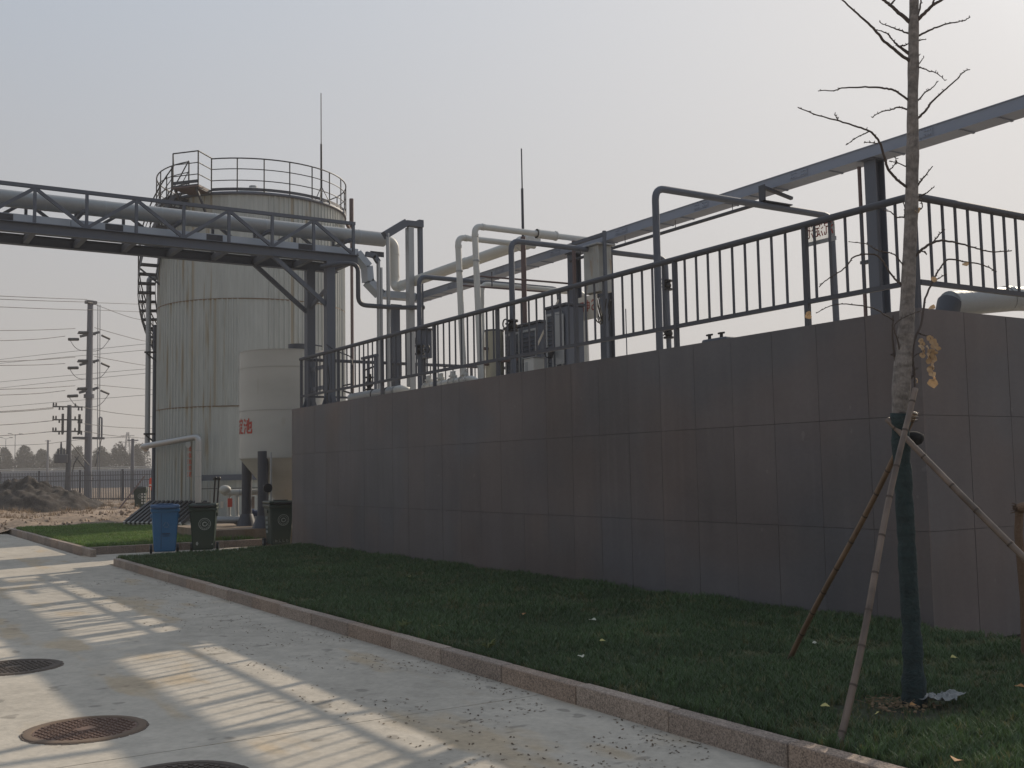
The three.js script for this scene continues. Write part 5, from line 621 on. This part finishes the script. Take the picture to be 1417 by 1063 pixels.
{ // dry weeds on the bare ground
  const bl = []; for (let i = 0; i < 9; i++) { const a = rnd() * 6.28, h = rr(.1, .3), l = rr(.05, .3), x = rr(-.12, .12), z = rr(-.12, .12), w = .012; bl.push(x - w, 0, z, x + w, 0, z, x + Math.cos(a) * l, h, z + Math.sin(a) * l); }
  const g = new THREE.BufferGeometry(); g.setAttribute('position', new THREE.Float32BufferAttribute(bl, 3)); g.computeVertexNormals(); const N = 2000, im = new THREE.InstancedMesh(g, mat(1, 1, 1, .9), N), m = new THREE.Matrix4(), c = new THREE.Color(); let n = 0, tries = 0;
  while (n < N && tries++ < 60000) { const z = rr(-84, -41), x = rr(3, 24); if (fbm(x / 40 + 1, z / 40 + 1, 18, 3, 720) < .56 + (z > -50 ? .1 : 0)) continue; const k = rr(.5, 1.2); m.compose(V(x, soilH(x, z) - .02, z), new THREE.Quaternion().setFromAxisAngle(V(0, 1, 0), rnd() * 6), V(k, k, k)); im.setMatrixAt(n, m); const b = rr(.6, 1.3); im.setColorAt(n, c.setRGB(.27 * b, .19 * b, .115 * b)); n++; }
  im.count = n; im.name = 'dry_weeds'; im.userData = { label: 'dry straw-coloured weeds over the bare soil by the fence', category: 'dry grass', kind: 'stuff' }; scene.add(im);
}
{ // loose clods on the dug soil
  const g = new THREE.IcosahedronGeometry(1, 1), p = g.attributes.position; for (let i = 0; i < p.count; i++) { const k = .75 + .5 * vnoise(p.getX(i) * 2 + 9, p.getY(i) * 2 + p.getZ(i) * 3 + 9, 99, 99, 730); p.setXYZ(i, p.getX(i) * k, p.getY(i) * k * .7, p.getZ(i) * k); } g.computeVertexNormals();
  const N = 1500, im = new THREE.InstancedMesh(g, mat(1, 1, 1, 1), N), m = new THREE.Matrix4(), c = new THREE.Color();
  for (let n = 0; n < N; n++) { const near = n % 3, z = near ? rr(-47, -36.6) : rr(-66, -45), x = near ? rr(3.5, 12) : rr(3, 18), k = .012 + .055 * Math.pow(rnd(), 4); m.compose(V(x, soilH(x, z) + k * .15, z), new THREE.Quaternion().setFromEuler(new THREE.Euler(rnd() * 3, rnd() * 6, rnd() * 3)), V(k * 1.4, k, k)); im.setMatrixAt(n, m); const b = rr(.5, 1.25); im.setColorAt(n, c.setRGB(.34 * b, .26 * b, .2 * b)); }
  im.name = 'loose_clods'; im.userData = { label: 'loose brown clods strewn over the dug soil beyond the lawn', category: 'soil', kind: 'stuff' }; scene.add(im);
}
{ // steel picket fence
  const a = V(...D.fence[0]), b = V(...D.fence[1]), ext = b.clone().sub(a); const A = a.clone().addScaledVector(ext, -.6), B = b.clone().addScaledVector(ext, .9), d = B.clone().sub(A), L = d.length(); d.normalize(); const t = thing('picket_fence', 'dark steel picket fence along the back of the bare ground', 'fence', A.clone().setY(.06).toArray());
  const at = (s, y) => d.clone().multiplyScalar(s).setY(y), first = D.fencePosts[0], s0 = V(...first).sub(A).dot(d);
  for (const y of [.2, 1.45, 1.8]) part(t, 'rail', beam(at(0, y), at(L, y), .035, .05), M.rail);
  for (let s = s0 % 3.86; s < L; s += 3.86) part(t, 'post', beam(at(s, -.3), at(s, 2.2), .12, .12), M.rail);
  const g = []; for (let s = .1; s < L; s += .15) g.push(beam(at(s, .05), at(s, 2.08), .05, .05)); part(t, 'pickets', g, M.rail, { kind: 'stuff' });
}
{ // low sheds beyond the fence
  const a = V(...D.shed[0]), b = V(...D.shed[1]), d = b.clone().sub(a).setY(0), A = a.clone().addScaledVector(d, -.5).setY(0), L = d.length() * 2, t = thing('long_shed', 'long low pale blue-grey shed beyond the picket fence', 'shed', A.toArray(), Math.atan2(-d.z, d.x)); d.normalize();
  const wm = mat(.25, .29, .36, .8); for (let k = 0; k < L / 4; k++) { part(t, 'wall_bay', box(k * 4 + .02, -.1, -6, k * 4 + 3.98, 3.3, 0), wm); } part(t, 'roof', [beam(V(-.3, 3.4, .3), V(L + .3, 3.4, .3), .1, .12), beam(V(-.3, 3.7, -3), V(L + .3, 3.7, -3), 6.6, .08)], mat(.55, .56, .57, .6));
}
{ // roadside trees in the haze
  const lm = mat(.06, .056, .045, .9), N = 5200;
  D.trees.forEach(([b, top, w], i) => {
    const t = thing('roadside_tree', ['leftmost roadside tree at the photo edge, hazy and round', 'second roadside tree from the left, pointed crown', 'third roadside tree from the left, smaller crown', 'roadside tree just left of the transformer pole', 'roadside tree between the transformer pole and the steel pole', 'roadside tree just right of the steel pole', 'egg-shaped roadside tree left of the thin far pole', 'round roadside tree nearest the big tank'][i], 'tree', [b[0], 0, b[2]], 0, 'roadside trees beyond the fence'), H = top[1], cy = H * .62, ry = H * .4, rx = w / 2 * 1.05, pos = [];
    part(t, 'trunk', cyl(.24, .12, H * .7, 0, 0, 0, 8), twig); for (let k = 0; k < 7; k++) { const a = k * 2.4; part(t, 'limb', rod(V(0, H * (.28 + k * .05), 0), V(Math.cos(a) * rx * .7, H * (.5 + k * .06), Math.sin(a) * rx * .7), .09, 5, .03), twig); }
    for (let k = 0; k < N; k++) { const u = rr(-1, 1), a = rnd() * 6.283, q = Math.pow(rnd(), .45), s = Math.sqrt(1 - u * u), pt = u > 0 ? 1 - .3 * u * (i === 1 ? 1.6 : 1) : 1, x = Math.cos(a) * s * q * rx * pt, y = cy + u * q * ry, z = Math.sin(a) * s * q * rx * pt; if (fbm(x / 12 + 5 + i, (y + z) / 12 + 5, 12, 3, 800 + i) < .4) continue; const e = rr(.16, .36), c = V(x, y, z); for (let j = 0; j < 3; j++) { const v = V(rr(-1, 1), rr(-1, 1), rr(-1, 1)).normalize().multiplyScalar(e).add(c); pos.push(v.x, v.y, v.z); } }
    const g = new THREE.BufferGeometry(); g.setAttribute('position', new THREE.Float32BufferAttribute(pos, 3)); g.computeVertexNormals(); part(t, 'crown', g, lm);
  });
}
{ // power poles and lines
  const p0 = V(...D.pole[0]).setY(0), H = D.pole[1][1], t = thing('steel_pole', 'tall tapered steel power pole with three crossarm levels', 'power pole', p0.toArray(), .45), gm = mat(.095, .103, .13, .6);
  part(t, 'shaft', cyl(.31, .22, H, 0, 0, 0, 16), gm); part(t, 'collar', cyl(.4, .4, .3, 0, 8.0, 0, 16), gm); part(t, 'head', box(-.35, H, -.25, .45, H + .25, .25), M.steelDark);
  for (const [y, n] of [[13.0, 1], [10.75, 1], [8.55, 1]]) { part(t, 'crossarm', [beam(V(-.75, y - .15, -.2), V(.7, y + .3, .2), .14, .2), beam(V(-1.1, y + .05, 0), V(.5, y + .1, 0), .1, .1)], M.steelDark); for (const [x0, yy] of [[-1.0, y + .12], [-1.9, y - .5]]) part(t, 'insulator', [rod(V(x0, yy, 0), V(x0 + .85, yy + .08, 0), .12, 8)], M.black); part(t, 'insulator', rod(V(1.1, y + .1, 0), V(1.85, y - .12, 0), .09, 8), M.black); part(t, 'jumper', sweep(bend([V(-1.9, y - .4, 0), V(-1.2, y - 1.3, 0), V(1.0, y - 1.2, 0), V(1.85, y - .12, 0)], .9), .022, 5), M.cable); }
  part(t, 'platform', box(-1.3, 4.75, -.2, 1.35, 4.92, .2), M.steelDark); part(t, 'switch_loop', pipe([[.98, 4.9, 0], [.98, 6.5, 0], [1.22, 6.5, 0], [1.22, 4.9, 0]], .07, .1, 8), M.steel); part(t, 'ladder', [rod(V(.75, 0, .2), V(.55, H, .2), .03, 5), rod(V(.95, 0, .2), V(.75, H, .2), .03, 5)], M.steel); part(t, 'stay', [rod(V(-1.2, 3.4, 0), V(.5, 1.6, 0), .04, 5), rod(V(1.2, 4.8, 0), V(.6, 2.6, .1), .04, 5)], M.black);
  const s0 = V(...D.spole[0]).setY(0), h = D.spole[1][1], s = thing('transformer_pole', 'shorter pole with a transformer and three insulator arms', 'power pole', s0.toArray(), .3); part(s, 'shaft', cyl(.22, .15, h, 0, 0, 0, 12), M.steelDark);
  for (const y of [h - .15, h - 1.1, h - 1.95]) { part(s, 'crossarm', beam(V(-1.25, y, 0), V(1.0, y + .04, 0), .1, .1), M.black); for (const x of [-1.2, -1.0, -.75, -.5, .45, .7, .95]) part(s, 'insulator', cyl(.07, .05, .22, x, y - .22 * (Math.abs(x * 10) % 2 > .9 ? 1 : -.3), 0, 8), M.black); }
  part(s, 'transformer', [rbox(-.95, 2.8, -.3, -.2, 3.45, .3, .06), cyl(.06, .06, .4, -.8, 3.45, 0, 8), cyl(.06, .06, .4, -.35, 3.45, 0, 8), cyl(.1, .05, .9, -.58, 3.45, 0, 8)], M.steelDark); for (const x of [-.55, .72]) part(s, 'fuse_bank', box(x, 4.95, -.08, x + .12, 6.4, .08), M.black); part(s, 'stay', [rod(V(0, 4.4, 0), V(1.6, 2.6, 0), .035, 5)], M.black); part(s, 'conduit', pipe([[.3, .0, .1], [.28, 2.6, .1], [.7, 3.3, .1]], .045, .4, 8), M.black);
  const wl = []; const lab = (n, f) => { for (let i = 0; i < n; i++) wl.push(f(i)); };
  lab(3, i => ['highest-but-one', 'lower', 'highest'][i] + ' of the wires leaving the steel pole top to the left'); lab(3, i => ['upper', 'lower', 'steeply falling'][i] + ' wire running right from the steel pole top'); lab(6, i => ['upper', 'lower'][i % 2] + ' wire leading left from the ' + ['top', 'middle', 'bottom'][i >> 1] + ' crossarm of the steel pole');
  lab(3, i => 'wire leading right from the ' + ['top', 'middle', 'bottom'][i] + ' crossarm of the steel pole'); lab(5, i => ['first', 'second', 'third', 'fourth', 'lowest'][i] + ' from top of the faint rising wires behind the steel pole'); lab(4, i => ['topmost wire', 'second wire from the top', 'third wire from the top', 'lowest wire'][i] + ' leading left from the transformer pole'); lab(3, i => ['upper', 'middle', 'lower'][i] + ' wire leading right from the transformer pole'); lab(2, i => ['low faint wire above the trees at the far left edge', 'low faint wire above the trees right of the thin pole'][i]);
  D.wires.forEach((w, i) => solo('power_line', wl[i], 'wire', sweep(new THREE.CatmullRomCurve3(w.map(p => V(...p))).getPoints(14), .024, 5), M.cable, 'overhead power lines'));
  D.farPoles.forEach(([a, b, r], i) => { const o = thing('far_pole', ['thin bare concrete pole beyond the fence, left of the transformer pole', 'thin bare concrete pole between the roadside trees nearest the tank'][i], 'pole', [a[0], 0, a[2]]); part(o, 'shaft', cyl(r, r * .7, b[1], 0, 0, 0, 10), gm); part(o, 'arm', box(-.5, b[1] - .2, -.04, .5, b[1] - .1, .04), gm); });
  D.lamps.forEach(([a, b], i) => { const o = thing('street_lamp', ['far double-headed street lamp, nearer of the two at far left', 'far street lamp at the very left edge of the photo'][i], 'street lamp', [a[0], 0, a[2]], .5); part(o, 'mast', cyl(.13, .07, b[1], 0, 0, 0, 8), gm); for (const x of [-1, 1]) { part(o, 'arm', beam(V(0, b[1] - .1, 0), V(x * 1.3, b[1] + .3, 0), .08, .08), gm); part(o, 'lamp_head', rbox(x * 1.1, b[1] + .22, -.2, x * 1.9, b[1] + .42, .2, .05), M.steelDark); } });
  const [ta, tb] = D.tower.map(p => V(...p)); const o = thing('lattice_tower', 'faint lattice pylon far off above the trees near the tank', 'pylon', [ta.x, 0, ta.z]); const h2 = tb.y, fr = []; for (const [sx, sz] of [[1, 1], [1, -1], [-1, 1], [-1, -1]]) fr.push(beam(V(sx * 2, 0, sz * 2), V(sx * .3, h2, sz * .3), .25, .25)); part(o, 'legs', fr, gm); const lat = []; for (let k = 0; k < 9; k++) { const y = h2 * k / 9, w = 2 - 1.7 * k / 9, y2 = h2 * (k + 1) / 9, w2 = 2 - 1.7 * (k + 1) / 9; lat.push(beam(V(-w, y, w), V(w2, y2, w2), .12, .12), beam(V(w, y, w), V(-w2, y2, w2), .12, .12)); } part(o, 'lattice', lat, gm); part(o, 'crossarm', [beam(V(-3.5, h2 * .8, 0), V(3.5, h2 * .8, 0), .25, .25), beam(V(-2.6, h2 * .93, 0), V(2.6, h2 * .93, 0), .25, .25)], gm);
}
{ // worker half hidden by the tank
  const base = D.person, t = thing('person', 'person in an orange-red vest and dark trousers half hidden behind the tank', 'person', [base[0], .2, base[2]], .4);
  const field = (caps, k) => p => { let d = 1e9; for (const [a, b, ra, rb] of caps) { const ab = b.clone().sub(a), h = Math.max(0, Math.min(1, p.clone().sub(a).dot(ab) / ab.lengthSq())), q = p.distanceTo(a.clone().addScaledVector(ab, h)) - (ra + (rb - ra) * h), m = Math.max(k - Math.abs(d - q), 0) / k; d = Math.min(d, q) - m * m * k * .25; } return d; };
  const mc = (f, c, s, n) => { const o = new MarchingCubes(n, new THREE.MeshBasicMaterial(), false, false, 200000); o.isolation = 0; const hs = n / 2; for (let z = 0; z < n; z++) for (let y = 0; y < n; y++) for (let x = 0; x < n; x++) o.field[x + y * n + z * n * n] = -f(V((x - hs) / hs * s + c.x, (y - hs) / hs * s + c.y, (z - hs) / hs * s + c.z)); o.update(); const cnt = o.count, g = new THREE.BufferGeometry(), pa = new Float32Array(cnt * 3); for (let i = 0; i < cnt; i++) { pa[3 * i] = o.positionArray[3 * i] * s + c.x; pa[3 * i + 1] = o.positionArray[3 * i + 1] * s + c.y; pa[3 * i + 2] = o.positionArray[3 * i + 2] * s + c.z; } g.setAttribute('position', new THREE.BufferAttribute(pa, 3)); g.setAttribute('normal', new THREE.BufferAttribute(o.normalArray.slice(0, cnt * 3), 3)); return g; };
  const c = (a, b, r, q) => [V(...a), V(...b), r, q], caps = [c([0, .95, 0], [0, 1.35, .02], .15, .17), c([-.14, 1.36, 0], [.14, 1.36, 0], .08, .08), c([0, 1.42, 0], [0, 1.55, .03], .055, .055), c([0, 1.62, .04], [0, 1.68, .04], .088, .1), c([0, 1.58, .1], [0, 1.6, .13], .03, .018),
    ...[-1, 1].flatMap(s => [c([s * .09, .92, 0], [s * .11, .5, .04], .095, .065), c([s * .11, .5, .04], [s * .11, .1, -.03], .065, .045), c([s * .11, .05, -.04], [s * .13, .04, .15], .045, .035), c([s * .2, 1.36, 0], [s * .27, 1.1, .05], .06, .047), c([s * .27, 1.1, .05], [s * .2, .92, .24], .045, .034), c([s * .09, 1.63, .03], [s * .1, 1.65, .03], .018, .02)])];
  const parts = [mc(field(caps, .05), V(0, .88, .05), .95, 84)];
  for (const s of [-1, 1]) { const h = V(s * .19, .9, .27), hc = [c([s * .2, .92, .24], [s * .185, .885, .3], .034, .036), ...[0, 1, 2, 3].map(k => { const x = s * (.155 + k * .021), l = [.055, .068, .064, .048][k]; return [V(x, .89, .32), V(x, .86, .32 + l), .0095, .008]; }), c([s * .15, .9, .29], [s * .125, .875, .34], .011, .009)]; parts.push(mc(field(hc, .012), h, .14, 44)); }
  const g = mergeGeometries(parts), p = g.attributes.position, cl = new Float32Array(p.count * 3);
  for (let i = 0; i < p.count; i++) { const x = p.getX(i), y = p.getY(i), z = p.getZ(i), hand = y < .955 && z > .2 && y > .7; let k = hand || y > 1.47 ? [.42, .25, .17] : y > .9 ? [.62, .07, .025] : y > .1 ? [.022, .024, .03] : [.03, .025, .02]; if (y > 1.66 || (y > 1.56 && z < .0)) k = [.02, .017, .015]; if (y > 1.6 && y < 1.7 && z > .1) k = y > 1.635 && y < 1.65 && Math.abs(Math.abs(x) - .035) < .015 ? [.03, .02, .02] : [.42, .25, .17]; if (y > 1.545 && y < 1.556 && z > .09) k = [.3, .1, .08]; if (!hand && Math.abs(y - 1.12) < .03 && z < .2) k = [.6, .6, .5]; cl.set(k, i * 3); }
  g.setAttribute('color', new THREE.BufferAttribute(cl, 3)); part(t, 'body', g, new THREE.MeshStandardMaterial({ vertexColors: true, roughness: .85 }));
}
scene.traverse(o => { if (o.isMesh) { o.castShadow = true; o.receiveShadow = true; } });
renderer.render(scene, camera);
